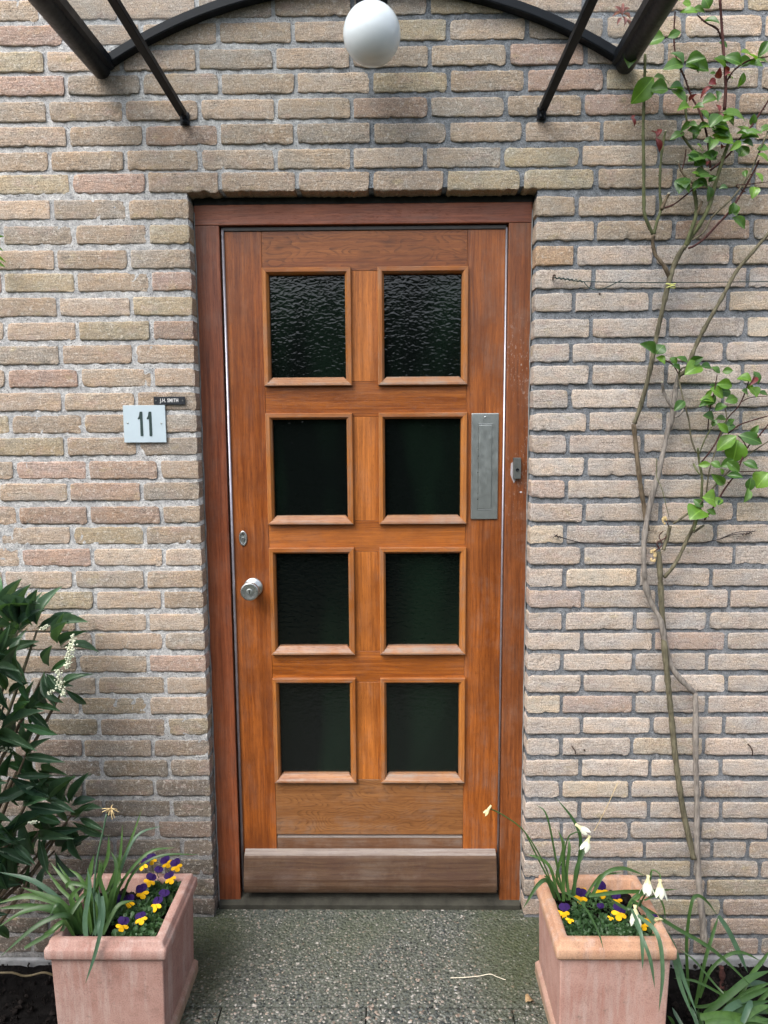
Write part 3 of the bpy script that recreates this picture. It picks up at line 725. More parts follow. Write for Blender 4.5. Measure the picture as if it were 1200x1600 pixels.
for a, b in rows: part('muntin', m0-.012, m1+.012, dz(b)+.012, dz(a)-.012, 'muntin')
# kick piece with bevelled top, slightly set back
bm = bmesh.new(); z0, z1 = zlow, dz(.257)
for x in (sl_+.001, sr_-.001):
    for y, z in ((DB, z0), (DY+.003, z0), (DY+.003, z1-.012), (DY+.014, z1-.002), (DB, z1-.002)): bm.verts.new((x, y, z))
bm.verts.ensure_lookup_table(); v = bm.verts
for i in range(5): bm.faces.new((v[i], v[(i+1) % 5], v[5+(i+1) % 5], v[5+i]))
bm.faces.new([v[i] for i in range(4, -1, -1)]); bm.faces.new([v[i] for i in range(5, 10)]); recalc(bm)
obj('kick_rail', bm, 'ledge', door)
# weatherboard: sloped top, rounded nose, drip
bm = bmesh.new(); wz0, wz1 = Z6(.047, .045), Z6(.194, .055)
prof = [(DB, wz0+.004), (.055, wz0+.004), (.052, wz0), (.044, wz0+.0015), (.037, wz0+.006), (.032, wz0+.014), (.029, wz0+.024), (.0275, wz0+.036), (.0300, wz0+.058), (.0375, wz0+.082), (.046, wz1-.016), (.049, wz1-.010), (.053, wz1-.007), (DY-.0005, wz1+.002), (DB, wz1+.002)]
xa, xb = X6(.0565, .045)+.002, X6(.906, .045)-.001; NX = 40; rings = []
for i in range(NX+1):
    x = xa+(xb-xa)*i/NX
    rings.append([bm.verts.new((x, y + (.0006*mnoise.noise(Vector((x*20, z*20, 1))) if y < .06 else 0), z)) for y, z in prof])
for A, B in zip(rings, rings[1:]):
    for i in range(len(prof)): j = (i+1) % len(prof); bm.faces.new((A[i], A[j], B[j], B[i]))
bm.faces.new(rings[0][::-1]); bm.faces.new(rings[-1]); recalc(bm)
wb = obj('weatherboard', bm, 'board', door); wb['label'] = 'grey weathered drip board along the door foot'
bm = bmesh.new()
for x in (xa+.001, xb-.001):
    for y, z in ((.0500, wz1-.0095), (.0520, wz1-.0062), (DY-.0012, wz1+.0032), (DY-.0012, wz1+.0005)): bm.verts.new((x, y, z))
bm.verts.ensure_lookup_table(); v = bm.verts
for i in range(4): bm.faces.new((v[i], v[(i+1) % 4], v[4+(i+1) % 4], v[4+i]))
bm.faces.new([v[i] for i in range(3, -1, -1)]); bm.faces.new([v[i] for i in range(4, 8)]); recalc(bm)
obj('ledge_cap', bm, 'bleached', wb)
bm = bmesh.new(); z1_ = dz(.257)
for x in (sl_+.002, sr_-.002):
    for y, z in ((DY+.0025, z1_-.0135), (DY+.0025, z1_-.0115), (DY+.0135, z1_-.0008), (DY+.0135, z1_-.003)): bm.verts.new((x, y, z))
bm.verts.ensure_lookup_table(); v = bm.verts
for i in range(4): bm.faces.new((v[i], v[(i+1) % 4], v[4+(i+1) % 4], v[4+i]))
bm.faces.new([v[i] for i in range(3, -1, -1)]); bm.faces.new([v[i] for i in range(4, 8)]); recalc(bm)
obj('bleached_bevel', bm, 'bleached', door)
# windows
BP = [(0.0, DY-.0002), (0.0, DY-.013), (.002, DY-.0155), (.0125, DY-.0155), (.0145, DY-.013), (.019, DY-.006), (.0195, DY+.018), (0.0, DY+.018)]
def bead(side, X0, X1, Z0, Z1, parent, mat, prof=BP):
    bm = bmesh.new(); ends = []
    for e in (0, 1):
        r_ = []
        for t, y in prof:
            if side == 'b': p = (X0+t if e == 0 else X1-t, y, Z0+t)
            elif side == 't': p = (X0+t if e == 0 else X1-t, y, Z1-t)
            elif side == 'l': p = (X0+t, y, Z0+t if e == 0 else Z1-t)
            else: p = (X1-t, y, Z0+t if e == 0 else Z1-t)
            r_.append(bm.verts.new(p))
        ends.append(r_)
    n = len(prof)
    for i in range(n): bm.faces.new((ends[0][i], ends[0][(i+1) % n], ends[1][(i+1) % n], ends[1][i]))
    bm.faces.new(ends[0][::-1]); bm.faces.new(ends[1]); recalc(bm)
    bmesh.ops.translate(bm, verts=bm.verts, vec=(0, random.uniform(-.0004, .0004), 0))
    return obj('bead', bm, mat, parent)
BPL = [(0.0, DY-.0002), (0.0, DY-.017), (.002, DY-.0185), (.007, DY-.0175), (.026, DY-.003), (.027, DY+.018), (0.0, DY+.018)]
for (a, b) in rows:
    for (p0, p1) in ((.1685, .4400), (.5205, .7965)):
        YB = DY-.014
        X0, X1, Z0, Z1 = X6(p0, YB), X6(p1, YB), Z6(b, YB), Z6(a, YB)
        wn = bpy.data.objects.new('window', None); COL.objects.link(wn); wn.parent = door; wn.empty_display_size = .05
        wn.location = Vector(((X0+X1)/2, DY, (Z0+Z1)/2)) - Vector(door.location)
        bead('t', X0, X1, Z0, Z1, wn, 'bead_h'); bead('l', X0, X1, Z0, Z1, wn, 'bead_v'); bead('r', X0, X1, Z0, Z1, wn, 'bead_v')
        o = bead('b', X0, X1, Z0, Z1, wn, 'bead_low', BPL)
        bm = bmesh.new(); box(bm, X0+.012, X1-.012, DY+.010, DY+.016, Z0+.012, Z1-.012); obj('pane', bm, 'glass', wn)
# letter plate
lp = bmesh.new(); x0, z0 = X6(.8085, DY), Z6(1.3175, DY); x1, z1 = X6(.893, DY), Z6(1.648, DY)
box(lp, x0, x1, DY-.006, DY, z0, z1, .0025); lpo = obj('letter_plate', lp, 'plate_steel', door)
lp = bmesh.new(); fx0, fx1, fz0, fz1 = x0+.0235, x0+.064, z0+.034, z1-.036
box(lp, fx0, fx1, DY-.0085, DY-.0055, fz0, fz1, .0015); obj('flap', lp, 'plate_steel', lpo)
lp = bmesh.new()
for q in ((fx0-.0035, fx1+.002, fz1+.0015, fz1+.0035), (fx0-.0035, fx1+.002, fz0-.0035, fz0-.0015), (fx0-.0035, fx0-.0015, fz0-.0035, fz1+.0035)): box(lp, q[0], q[1], DY-.0078, DY-.0055, q[2], q[3], .0006)
obj('flap_surround', lp, 'steel', lpo)
lp = bmesh.new(); lathe(lp, [(.003, 0), (.003, -.0008), (.001, -.0015)], ((x0+x1)/2, DY-.006, z1-.012), (0, 1, 0), 10); obj('screw', lp, 'steel', lpo)
# knob
kc = at(396, 917.5, DY); bm = bmesh.new()
lathe(bm, [(.031, 0), (.031, -.004), (.029, -.0065), (.016, -.009), (.0135, -.018), (.0135, -.030), (.019, -.036), (.0265, -.046), (.029, -.056), (.0285, -.064), (.026, -.0665), (.0215, -.0655), (.012, -.0645), (.0002, -.0645)], kc, (0, 1, 0), 40)
recalc(bm); kn = obj('door_knob', bm, 'steel', door, smooth=True)
bm = bmesh.new(); lathe(bm, [(.0095, -.064), (.0095, -.0665), (.0085, -.067), (.0002, -.067)], kc, (0, 1, 0), 20); recalc(bm); obj('cylinder', bm, 'plate_steel', kn)
bm = bmesh.new(); box(bm, kc.x-.0011, kc.x+.0011, kc.y-.0677, kc.y-.0670, kc.z-.006, kc.z+.0055, .0003, 1); obj('keyhole', bm, 'gap', kn)
# deadlock escutcheon
ec = at(380, 841, DY); bm = bmesh.new()
lathe(bm, [(.0130, 0), (.0130, -.003), (.0115, -.0045), (.0085, -.0035), (.0085, -.001)], (0, 0, 0), (0, 1, 0), 32, capend=False)
for v in bm.verts: v.co = Vector((v.co.x, v.co.y, v.co.z*1.9)) + ec
recalc(bm); es = obj('escutcheon', bm, 'steel', door, smooth=True)
bm = bmesh.new(); lathe(bm, [(.0085, 0), (.0085, -.0015), (.0001, -.0015)], (0, 0, 0), (0, 1, 0), 24)
for v in bm.verts: v.co = Vector((v.co.x, v.co.y, v.co.z*1.75)) + ec
recalc(bm); obj('recess', bm, 'plate_steel', es)
bm = bmesh.new(); lathe(bm, [(.0048, 0), (.0048, -.006), (.004, -.007), (.0001, -.007)], ec+Vector((0, 0, -.001)), (0, 1, 0), 20); box(bm, ec.x-.0028, ec.x+.0028, ec.y-.0065, ec.y, ec.z-.017, ec.z-.002, .001); recalc(bm); obj('lock_cylinder', bm, 'steel', es)
bm = bmesh.new(); lathe(bm, [(.0022, 0), (.0022, -.0025), (.0001, -.003)], ec+Vector((0, 0, .011)), (0, 1, 0), 12); obj('keyhole', bm, 'gap', es)

# doorbell
b0, b1 = at(801.5, 748, FY-.008), at(813.5, 715, FY-.008)
bell = thing('doorbell', 'small grey rectangular doorbell with black button on the right jamb', 'doorbell', ((b0.x+b1.x)/2, FY, b0.z))
bm = bmesh.new(); box(bm, b0.x, b1.x, FY-.019, FY-.0005, b0.z, b1.z, .0018); obj('housing', bm, 'bellgrey', bell)
bm = bmesh.new(); lathe(bm, [(.0052, 0), (.0052, -.0015), (.0040, -.002), (.0036, -.0008), (.0001, -.0008)], ((b0.x+b1.x)/2, FY-.019, b0.z+.028), (0, 1, 0), 20); recalc(bm); obj('button', bm, 'black', bell, smooth=True)
bm = bmesh.new(); q = [(798.5, 724), (801.5, 722), (802, 747), (806, 750), (803, 755), (800, 748), (797.5, 741)]
vv = [bm.verts.new(at(x, y, FY-.0012)) for x, y in q]; f = bm.faces.new(vv[::-1]); ex = bmesh.ops.extrude_face_region(bm, geom=[f]); bmesh.ops.translate(bm, verts=[e for e in ex['geom'] if isinstance(e, bmesh.types.BMVert)], vec=(0, .0011, 0)); recalc(bm)
obj('paint_chip', bm, 'chip', frm)['label'] = 'white bare patch beside the doorbell'
bm = bmesh.new(); ball(bm, at(814, 769, FY-.0004), .0036, 1, (1.2, .25, .9)); obj('paint_chip', bm, 'chip', frm)['label'] = 'small white chip below the doorbell'

# ================================================================== HOUSE NUMBER AND NAMEPLATE
c0, c1 = at(195, 691.5, -.004), at(258, 633, -.004)
hn = thing('house_number', 'square pale enamel house number plate with dark digits 11', 'sign', (c0.x, -.004, c0.z))
bm = bmesh.new(); box(bm, c0.x, c1.x, -.007, -.003, c0.z, c1.z, .0008)
obj('plate', bm, 'enamel', hn)
def digit(px0):
    # (u,v) in photo pixels relative to digit stem top-left
    pts = [(3.2, 0), (7.0, 0), (7.2, 2), (8.9, 36.5), (8.3, 38.3), (4.9, 38.3), (4.5, 36.5), (3.6, 11.5), (1.0, 12.2), (-.2, 11.2), (2.0, 7.0), (2.6, 2)]
    bm = bmesh.new(); vs_ = [bm.verts.new(at(px0+u, 643.2+v, -.0072)) for u, v in pts]
    f = bm.faces.new(vs_); ex = bmesh.ops.extrude_face_region(bm, geom=[f]); bmesh.ops.translate(bm, verts=[e for e in ex['geom'] if isinstance(e, bmesh.types.BMVert)], vec=(0, -.0008, 0)); recalc(bm)
    return obj('digit', bm, 'digit', hn)
digit(215.2); digit(229.2)
for px, py in ((199.5, 661), (252, 661.5)):
    bm = bmesh.new(); lathe(bm, [(.0028, 0), (.0026, -.001), (.0001, -.0018)], at(px, py, -.007), (0, 1, 0), 12); recalc(bm); obj('screw', bm, 'plate_steel', hn, smooth=True)
n0, n1 = at(240.5, 632.5, -.004), at(289, 619.5, -.004)
npl = thing('nameplate', 'narrow black nameplate with small white capital letters above the number plate', 'nameplate', (n0.x, -.004, n0.z))
bm = bmesh.new(); box(bm, n0.x, n1.x, -.0055, -.0028, n0.z, n1.z, .0006); obj('plate', bm, 'plastic_black', npl)
for px in (243.5, 285.5):
    bm = bmesh.new(); lathe(bm, [(.0026, 0), (.0022, -.001), (.0001, -.0014)], at(px, 626, -.0055), (0, 1, 0), 10); recalc(bm); obj('screw', bm, 'bellgrey', npl)
tc = bpy.data.curves.new('lettering', 'FONT'); tc.body = 'J.H. SMITH'; tc.size = .0148; tc.align_x = 'CENTER'; tc.align_y = 'CENTER'; tc.extrude = .0002; tc.offset = .0004; tc.space_character = 1.12
tmp = bpy.data.objects.new('lettering_source', tc); COL.objects.link(tmp); bpy.context.view_layer.update()
me = bpy.data.meshes.new_from_object(tmp.evaluated_get(bpy.context.evaluated_depsgraph_get())); bpy.data.objects.remove(tmp)
me.materials.clear(); me.materials.append(MAT['white_ink'])
inst('lettering', me, Matrix.Translation(((n0.x+n1.x)/2, -.0058, (n0.z+n1.z)/2+.0002)) @ Matrix.Rotation(R(90), 4, 'X') @ Matrix.Diagonal((.74, 1, 1, 1)), npl)

# ================================================================== CANOPY
can = thing('door_canopy', 'black arched metal canopy frame with side rails and diagonal braces above the door', 'canopy', (.48, 0, 2.6))
P0, P1, P2 = at(165, 103, -.01), at(572, -24, -.01), at(968, 93, -.01)
cxm = (P0.x+P2.x)/2; half = (P2.x-P0.x)/2; zb_ = (P0.z+P2.z)/2; sag = P1.z-zb_
RC = (half*half+sag*sag)/(2*sag); zc_ = zb_+sag-RC; a0 = math.asin(half/RC)
def arc(rad, n=40, ext=1.0): return [(cxm+rad*math.sin(-a0*ext+2*a0*ext*i/n), zc_+rad*math.cos(-a0*ext+2*a0*ext*i/n)) for i in range(n+1)]
def arcbar(bm, r0_, r1_, y0, y1, n=40):
    A, B = arc(r0_, n), arc(r1_, n); pr = None
    for i in range(n+1):
        cur = [bm.verts.new((A[i][0], y0, A[i][1])), bm.verts.new((A[i][0], y1, A[i][1])), bm.verts.new((B[i][0], y1, B[i][1])), bm.verts.new((B[i][0], y0, B[i][1]))]
        if pr:
            for k in range(4): bm.faces.new((pr[k], pr[(k+1) % 4], cur[(k+1) % 4], cur[k]))
        else: bm.faces.new(cur[::-1])
        pr = cur
    bm.faces.new(pr); recalc(bm)
bm = bmesh.new(); arcbar(bm, RC-.012, RC+.012, -.034, -.001); bmesh.ops.bevel(bm, geom=[e for e in bm.edges if abs((e.verts[0].co-e.verts[1].co).y) < 1e-5 and abs((e.verts[0].co-e.verts[1].co).x) > .02], offset=.002, segments=2, affect='EDGES')
obj('wall_arch', bm, 'black', can)
bm = bmesh.new(); arcbar(bm, RC-.014, RC+.014, -.90, -.865); obj('front_arch', bm, 'black', can)
bm = bmesh.new(); A = arc(RC+.018); B = arc(RC+.022); pr = None
for i in range(len(A)):
    cur = [bm.verts.new((A[i][0], y, A[i][1])) for y in (-.93, -.002)] + [bm.verts.new((B[i][0], y, B[i][1])) for y in (-.002, -.93)]
    if pr:
        for k in range(4): bm.faces.new((pr[k], pr[(k+1) % 4], cur[(k+1) % 4], cur[k]))
    pr = cur
recalc(bm); obj('roof_sheet', bm, 'roof', can, smooth=True)
for s, (pa, pb) in ((-1, ((158, 108), (67, 0))), (1, ((977, 100), (1040, -2)))):
    A = at(*pa, -.012); B0 = at(*pb, -.38 if s < 0 else -.36)
    B = A + (B0-A)*2.45
    bm = bmesh.new(); d = (B-A).normalized()
    tube(bm, [A, A+(B-A)*.5, B], .027, seg=22, smooth_n=0)
    o = obj('rail', bm, 'black', can, smooth=False)
    for p in o.data.polygons: p.use_smooth = len(p.vertices) == 4
    # inner flange that holds the sheet
    bm = bmesh.new(); side = Vector((-s, 0, 0))
    q = [Vector((-s*.010, 0, -.012)), Vector((-s*.036, 0, .002)), Vector((-s*.036, 0, .026)), Vector((-s*.002, 0, .030))]
    a_ = [bm.verts.new(A+v+Vector((0, .004, 0))) for v in q]; b_ = [bm.verts.new(B+v) for v in q]
    for k in range(4): bm.faces.new((a_[k], a_[(k+1) % 4], b_[(k+1) % 4], b_[k]))
    bm.faces.new(a_[::-1]); bm.faces.new(b_); recalc(bm); obj('sheet_holder', bm, 'black', can)
for s, (fa, fb) in ((-1, ((286, 178), (178, 0))), (1, ((848, 170), (925, 0)))):
    A = at(*fa, -.022); B0 = at(*fb, -.40); B = A+(B0-A)*1.75
    bm = bmesh.new(); d = (B-A).normalized(); sd_ = d.cross(Vector((0, 0, 1))).normalized(); up = sd_.cross(d).normalized()
    def bar(hw, hh, off, s0=0.0, s1=1.0):
        c = []
        for t in (s0, s1):
            P = A+(B-A)*t+off; c.append([bm.verts.new(P+sd_*x+up*z) for x, z in ((-hw, -hh), (hw, -hh), (hw, hh), (-hw, hh))])
        for k in range(4): bm.faces.new((c[0][k], c[0][(k+1) % 4], c[1][(k+1) % 4], c[1][k]))
        bm.faces.new(c[0][::-1]); bm.faces.new(c[1])
    bar(.0110, .0085, Vector((0, 0, 0)), 0, 1); recalc(bm)
    bmesh.ops.bevel(bm, geom=list(bm.edges), offset=.0012, segments=1, affect='EDGES')
    br = obj('brace', bm, 'black', can)
    bm = bmesh.new(); box(bm, A.x-.013, A.x+.013, -.010, -.0005, A.z-.024, A.z+.010, .0015); box(bm, A.x-.0022, A.x+.0022, -.034, -.009, A.z-.014, A.z+.010, .0008)
    obj('foot_plate', bm, 'black', br)
    bm = bmesh.new(); lathe(bm, [(.0075, 0), (.0075, -.004), (.006, -.0065), (.0001, -.0075)], Vector((A.x, -.010, A.z-.016)), (0, 1, 0), 14); lathe(bm, [(.0065, -.007), (.0065, .007)], A, sd_, 12); recalc(bm)
    obj('bolt', bm, 'black', br, smooth=True)

# ================================================================== GLOBE LAMP
LC = at(581, 53.5, -.15); LR = .0765*(2.20366-.15+.02)/(2.20366-.12)
lamp = thing('globe_lamp', 'white opal glass globe lamp on the wall above the door', 'lamp', (LC.x, 0, LC.z))
bm = bmesh.new(); bmesh.ops.create_uvsphere(bm, u_segments=48, v_segments=28, radius=LR); bmesh.ops.translate(bm, verts=bm.verts, vec=LC)
obj('globe', bm, 'opal', lamp, smooth=True)
bm = bmesh.new(); lathe(bm, [(.040, LR*.86), (.042, LR*.90), (.042, LR+.028), (.034, LR+.034), (.0001, LR+.034)], LC, (0, 0, 1), 28); recalc(bm); obj('cap', bm, 'black', lamp, smooth=True)
bm = bmesh.new(); tube(bm, [(LC.x, LC.y, LC.z+LR+.03), (LC.x, LC.y+.01, LC.z+LR+.06), (LC.x, -.07, LC.z+LR+.075), (LC.x, -.012, LC.z+LR+.075)], .010, seg=12); obj('arm', bm, 'black', lamp, smooth=True)
bm = bmesh.new(); lathe(bm, [(.04, 0), (.04, -.010), (.034, -.014), (.0001, -.014)], (LC.x, -.001, LC.z+LR+.075), (0, 1, 0), 28); recalc(bm); obj('wall_rose', bm, 'black', lamp)

# ================================================================== PLANTERS
def sqring(hw, hd, z, cx_, cy_, r_, n=4):
    pts = []
    for q, (sx, sy_) in enumerate(((1, 1), (-1, 1), (-1, -1), (1, -1))):
        for i in range(n+1):
            a = math.pi/2*q + math.pi/2*i/n
            pts.append((cx_+sx*(hw-r_)+r_*math.cos(a), cy_+sy_*(hd-r_)+r_*math.sin(a), z))
    return pts
def sqlathe(bm, prof, cx_, cy_, r_=.006, capbot=True, captop=False, asp=1.0):
    rings = []
    for hw, z in prof:
        rr = min(r_, hw*.5); P = sqring(hw, hw*asp, z, cx_, cy_, rr); out = []
        # subdivide long sides for slight unevenness
        for i, p in enumerate(P):
            out.append(p); q = P[(i+1) % len(P)]
            if (Vector(q)-Vector(p)).length > .08:
                for k in range(1, 8): out.append(tuple(Vector(p).lerp(Vector(q), k/8)))
        ring = []
        for p in out:
            nn = .0011*mnoise.noise(Vector(p)*17); v = Vector(p); dd = Vector((v.x-cx_, v.y-cy_, 0)).normalized(); ring.append(bm.verts.new(v+dd*nn+Vector((0, 0, nn*.8))))
        rings.append(ring)
    for A, B in zip(rings, rings[1:]):
        n = len(A)
        for k in range(n): bm.faces.new((A[k], A[(k+1) % n], B[(k+1) % n], B[k]))
    if capbot: bm.faces.new(rings[0][::-1])
    if captop: bm.faces.new(rings[-1])
    recalc(bm)
def planter(cx_, cy_, mbody, mrim, label, hz=.315, hw=.156, asp=.97):
    t = thing('planter', label, 'planter', (cx_, cy_, 0), 'square terracotta planters beside the door')
    b = hw-.012; bm = bmesh.new()
    sqlathe(bm, [(b-.004, .045), (b-.003, .10), (b-.001, .2), (b, hz-.046)], cx_, cy_, .004, asp=asp, capbot=False); obj('body', bm, mbody, t, smooth=False)
    bm = bmesh.new(); sqlathe(bm, [(b+.004, .0), (b+.006, .003), (b+.006, .032), (b+.003, .038), (b-.0036, .046)], cx_, cy_, .004, asp=asp); obj('plinth', bm, mbody, t)
    bm = bmesh.new()
    i_ = hw-.034
    sqlathe(bm, [(b-.001, hz-.047), (hw-.002, hz-.0455), (hw, hz-.041), (hw, hz-.021), (hw-.0025, hz-.0165), (hw-.009, hz-.013), (hw-.010, hz-.002), (hw-.013, hz), (i_+.004, hz), (i_, hz-.004), (i_-.002, hz-.10)], cx_, cy_, .006, capbot=False, asp=asp)
    o = obj('rim', bm, mrim, t, smooth=True)
    # soil
    bm = bmesh.new(); n = 16; V = []
    for j in range(n+1):
        for i in range(n+1):
            x = cx_+(i/n-.5)*2*(i_); y = cy_+(j/n-.5)*2*i_*asp
            V.append(bm.verts.new((x, y, hz-.045+.010*mnoise.noise(Vector((x*20, y*20, 1)))+.006*mnoise.noise(Vector((x*60, y*60, 1))))))
    for j in range(n):
        for i in range(n): a = j*(n+1)+i; bm.faces.new((V[a], V[a+1], V[a+n+2], V[a+n+1]))
    tag(obj('soil', bm, 'soil', t), kind='stuff')
    crumbs('soil_crumbs', cx_-i_+.01, cx_+i_-.01, cy_-i_*asp+.01, cy_+i_*asp-.01, hz-.04, 380, parent=t, seed=int(cx_*100)+50)
    return t
PLC = (-.172, -.378); PRC = (1.124, -.376)
planter(*PLC, 'terra_a', 'terra_a', 'weathered dull pink terracotta planter at the left of the doorstep')
planter(*PRC, 'terra_b', 'terra_rim', 'bright pink terracotta planter with orange rim at the right of the doorstep', hw=.152)

# ================================================================== LEAVES
def leafmesh(name, mat, prof, fold=.22, curl=.12, n=7, wav=0.0):
    """leaf along +X, length 1, half-width from prof; local Y = across, Z = up"""
    bm = bmesh.new(); rows_ = []
    for i in range(n+1):
        t = i/n; wdt = 0
        for (ta, wa), (tb, wb) in zip(prof, prof[1:]):
            if ta <= t <= tb: wdt = wa+(wb-wa)*(t-ta)/(tb-ta); break
        zc = -curl*(t-.35)**2*1.6 + curl*.2
        wv = wav*math.sin(t*17)
        rows_.append([bm.verts.new((t, -wdt, zc+wdt*fold+wv)), bm.verts.new((t, -wdt*.5, zc+wdt*fold*.62)), bm.verts.new((t, 0, zc)), bm.verts.new((t, wdt*.5, zc+wdt*fold*.62)), bm.verts.new((t, wdt, zc+wdt*fold-wv))])
    for A, B in zip(rows_, rows_[1:]):
        for k in range(4): bm.faces.new((A[k], B[k], B[k+1], A[k+1]))
    bmesh.ops.remove_doubles(bm, verts=bm.verts, dist=1e-5)
    me = bpy.data.meshes.new(name); bm.to_mesh(me); bm.free(); me.materials.append(MAT[mat])
    for p in me.polygons: p.use_smooth = True
    return me
OV = [(0, 0), (.05, .05), (.16, .30), (.32, .47), (.5, .53), (.68, .46), (.84, .28), (.94, .12), (1, 0)]
LN = [(0, .02), (.10, .10), (.26, .34), (.45, .50), (.65, .52), (.82, .36), (.93, .16), (1, 0)]
def norm_prof(p): return [(t, w_) for t, w_ in p]
LM = {k: [leafmesh(k, m, pr, f, c, 8, wv) for f, c, wv in vs_] for k, m, pr, vs_ in (
    ('rose', 'leaf_rose', OV, [(.35, .22, .015), (.15, .3, .02), (.6, .12, .01)]),
    ('lime', 'leaf_rose_lime', OV, [(.4, .3, .02), (.2, .2, .01)]),
    ('red', 'leaf_red', LN, [(.5, .3, .0), (.3, .5, 0)]),
    ('palered', 'leaf_palered', LN, [(.5, .3, .0)]),
    ('shrub', 'leaf_shrub', LN, [(.4, .20, .008), (.25, .5, .01), (.6, .10, .0), (.8, .35, .0)]),
    ('shrubpale', 'leaf_shrub_pale', LN, [(.4, .2, .008), (.3, .3, .0)]))}
rl = random.Random(77)
def leaf(kind, P, Q, width, parent, nrm=None, rnd=rl, name='leaf'):
    P, Q = Vector(P), Vector(Q); d = Q-P; L = d.length; X = d.normalized()
    N = Vector(nrm) if nrm is not None else Vector((rnd.uniform(-.6, .6), -1, rnd.uniform(.1, 1.1)))
    Y = N.cross(X)
    if Y.length < .05: Y = Vector((1, 0, 0)).cross(X)
    Y.normalize(); Z = X.cross(Y).normalized()
    Mw = Matrix((X*L, Y*width, Z*L)).transposed().to_4x4(); Mw.translation = P
    return inst(name, rnd.choice(LM[kind]), Mw, parent)

# ---- climbing rose
rose = thing('climbing_rose', 'tall climbing rose with bare stems and glossy leaves against the wall right of the door', 'climbing plant', tuple(at(1100, 1470, -.05)))
def T(o, s, pts): return [(o[0]+u/s, o[1]+v/s) for u, v in pts]
def cane(pts, r0_, r1_, mat, Y0=-.03, Y1=-.03, seed=0, name='cane', parent=None, seg=8, wob=.25):
    n = len(pts)-1; P = [at(x, y, (Y0+(Y1-Y0)*i/n) + .006*math.sin(i*1.9+seed)) for i, (x, y) in enumerate(pts)]
    bm = bmesh.new(); tube(bm, P, r0_, r1_, seg=seg, wob=wob, smooth_n=6, seed=seed)
    if name == 'cane' and r0_ > .0024:
        rt = random.Random(int(seed*7)+3); Q = catmull(P, 6)
        for i in range(2, len(Q)-2):
            if rt.random() < (.55 if mat in ('cane_red', 'cane_green') else .25):
                rr_ = r0_+(r1_-r0_)*i/len(Q); d = (Q[i+1]-Q[i-1]).normalized(); a = rt.uniform(0, 6.28)
                o_ = (Vector((math.cos(a), math.sin(a)*.6-.3, 0)) - d*.1); o_ = (o_-d*o_.dot(d)).normalized(); b_ = o_.cross(d)
                c_ = Q[i]+o_*rr_*.8; L_t = rt.uniform(.003, .0055)
                w4 = [bm.verts.new(c_+d*.0022), bm.verts.new(c_+b_*.0012), bm.verts.new(c_-d*.0022), bm.verts.new(c_-b_*.0012)]; tp = bm.verts.new(c_+o_*L_t-d*.0015)
                for k in range(4): bm.faces.new((w4[k], w4[(k+1) % 4], tp))
    return obj(name, bm, mat, parent or rose, smooth=True)
cane([(1101,1478),(1098,1440),(1092,1380),(1089,1320),(1089,1250),(1087,1180),(1087,1120),(1086,1083)], .0105, .0085, 'bark_grey', -.055, -.035)
cane([(1086,1084),(1073,1071),(1058,1055),(1047,1036),(1040,1008),(1032,970),(1018,942),(1009,915),(1006,880),(1007,840),(1014,795),(1026,750),(1035,712),(1043,675),(1050,655),(1053,632),(1056,605),(1061,585)], .0090, .0075, 'bark_grey', -.035, -.03, 2)
cane([(1061,587),(1072,578),(1082,553),(1092,530),(1108,500),(1130,462),(1150,425),(1175,395),(1205,360)], .0062, .0052, 'bark_olive', -.032, -.045, 3)
cane([(1052,638),(1044,626),(1037,612),(1035,599)], .005, .0045, 'bark_grey', -.035, -.05, 4)
cane([(1055,652),(1062,648),(1068,639)], .0035, .0022, 'bark_grey', -.035, -.05, 4)
cane([(1084,1342),(1078,1315),(1068,1270),(1061,1225),(1055,1180),(1050,1130),(1045,1080),(1040,1030),(1036,980),(1033,930),(1031,890),(1029,862)], .0092, .0085, 'bark_olive', -.05, -.035, 5)
cane([(1012,830),(1007,795),(1001,760),(996,720),(993,690),(990,663)], .0068, .0068, 'bark_brown', -.025, -.03, 6)
cane([(991,662),(999,640),(1010,602),(1019,562),(1027,520),(1036,480),(1044,445),(1052,418),(1062,396),(1071,384)], .0068, .0072, 'bark_olive', -.03, -.05, 7)
cane([(1046,435),(1040,420),(1032,408),(1024,398),(1020,380),(1021,368)], .0055, .0060, 'bark_brown', -.045, -.05, 8)
cane([(1020,366),(1008,338),(1006,310),(1006,260),(1005,200),(1007,140),(1008,85)], .0048, .0042, 'cane_green', -.05, -.06, 9)
cane([(1022,366),(1027,345),(1033,325),(1031,300),(1032,260),(1036,225),(1040,205)], .0042, .0032, 'cane_green', -.052, -.06, 10)
cane([(1034,327),(1040,312),(1045,303)], .0048, .0042, 'bark_brown', -.052, -.062, 11)
cane([(1038,325),(1055,318),(1085,294)], .0026, .002, 'cane_red', -.055, -.06, 12)
cane([(1071,384),(1080,370),(1093,352),(1108,322),(1117,290),(1125,262),(1133,238),(1139,222)], .0062, .0045, 'cane_green', -.05, -.06, 13)
cane([(1070,386),(1077,368),(1086,342),(1088,322),(1085,300),(1083,288)], .0055, .0050, 'cane_green', -.052, -.05, 14)
cane([(1086,340),(1092,328),(1097,315)], .004, .0035, 'bark_brown', -.052, -.055, 15)
cane([(1075,388),(1085,384),(1100,373),(1120,352),(1140,330),(1160,300),(1178,268),(1186,250)], .0033, .0026, 'cane_red', -.055, -.07, 16)
cane([(1082,375),(1100,362),(1112,340),(1135,318),(1152,300),(1172,270),(1200,205)], .0030, .0022, 'bark_olive', -.055, -.08, 17)
cane([(1110,266),(1125,254),(1140,240),(1155,218),(1172,200),(1187,178),(1204,152)], .0030, .0024, 'cane_red', -.065, -.08, 18)
cane([(1110,262),(1107,232),(1103,205),(1092,172),(1080,150),(1070,122),(1060,100),(1054,75),(1053,50),(1055,18)], .0030, .0020, 'cane_red', -.065, -.07, 19)
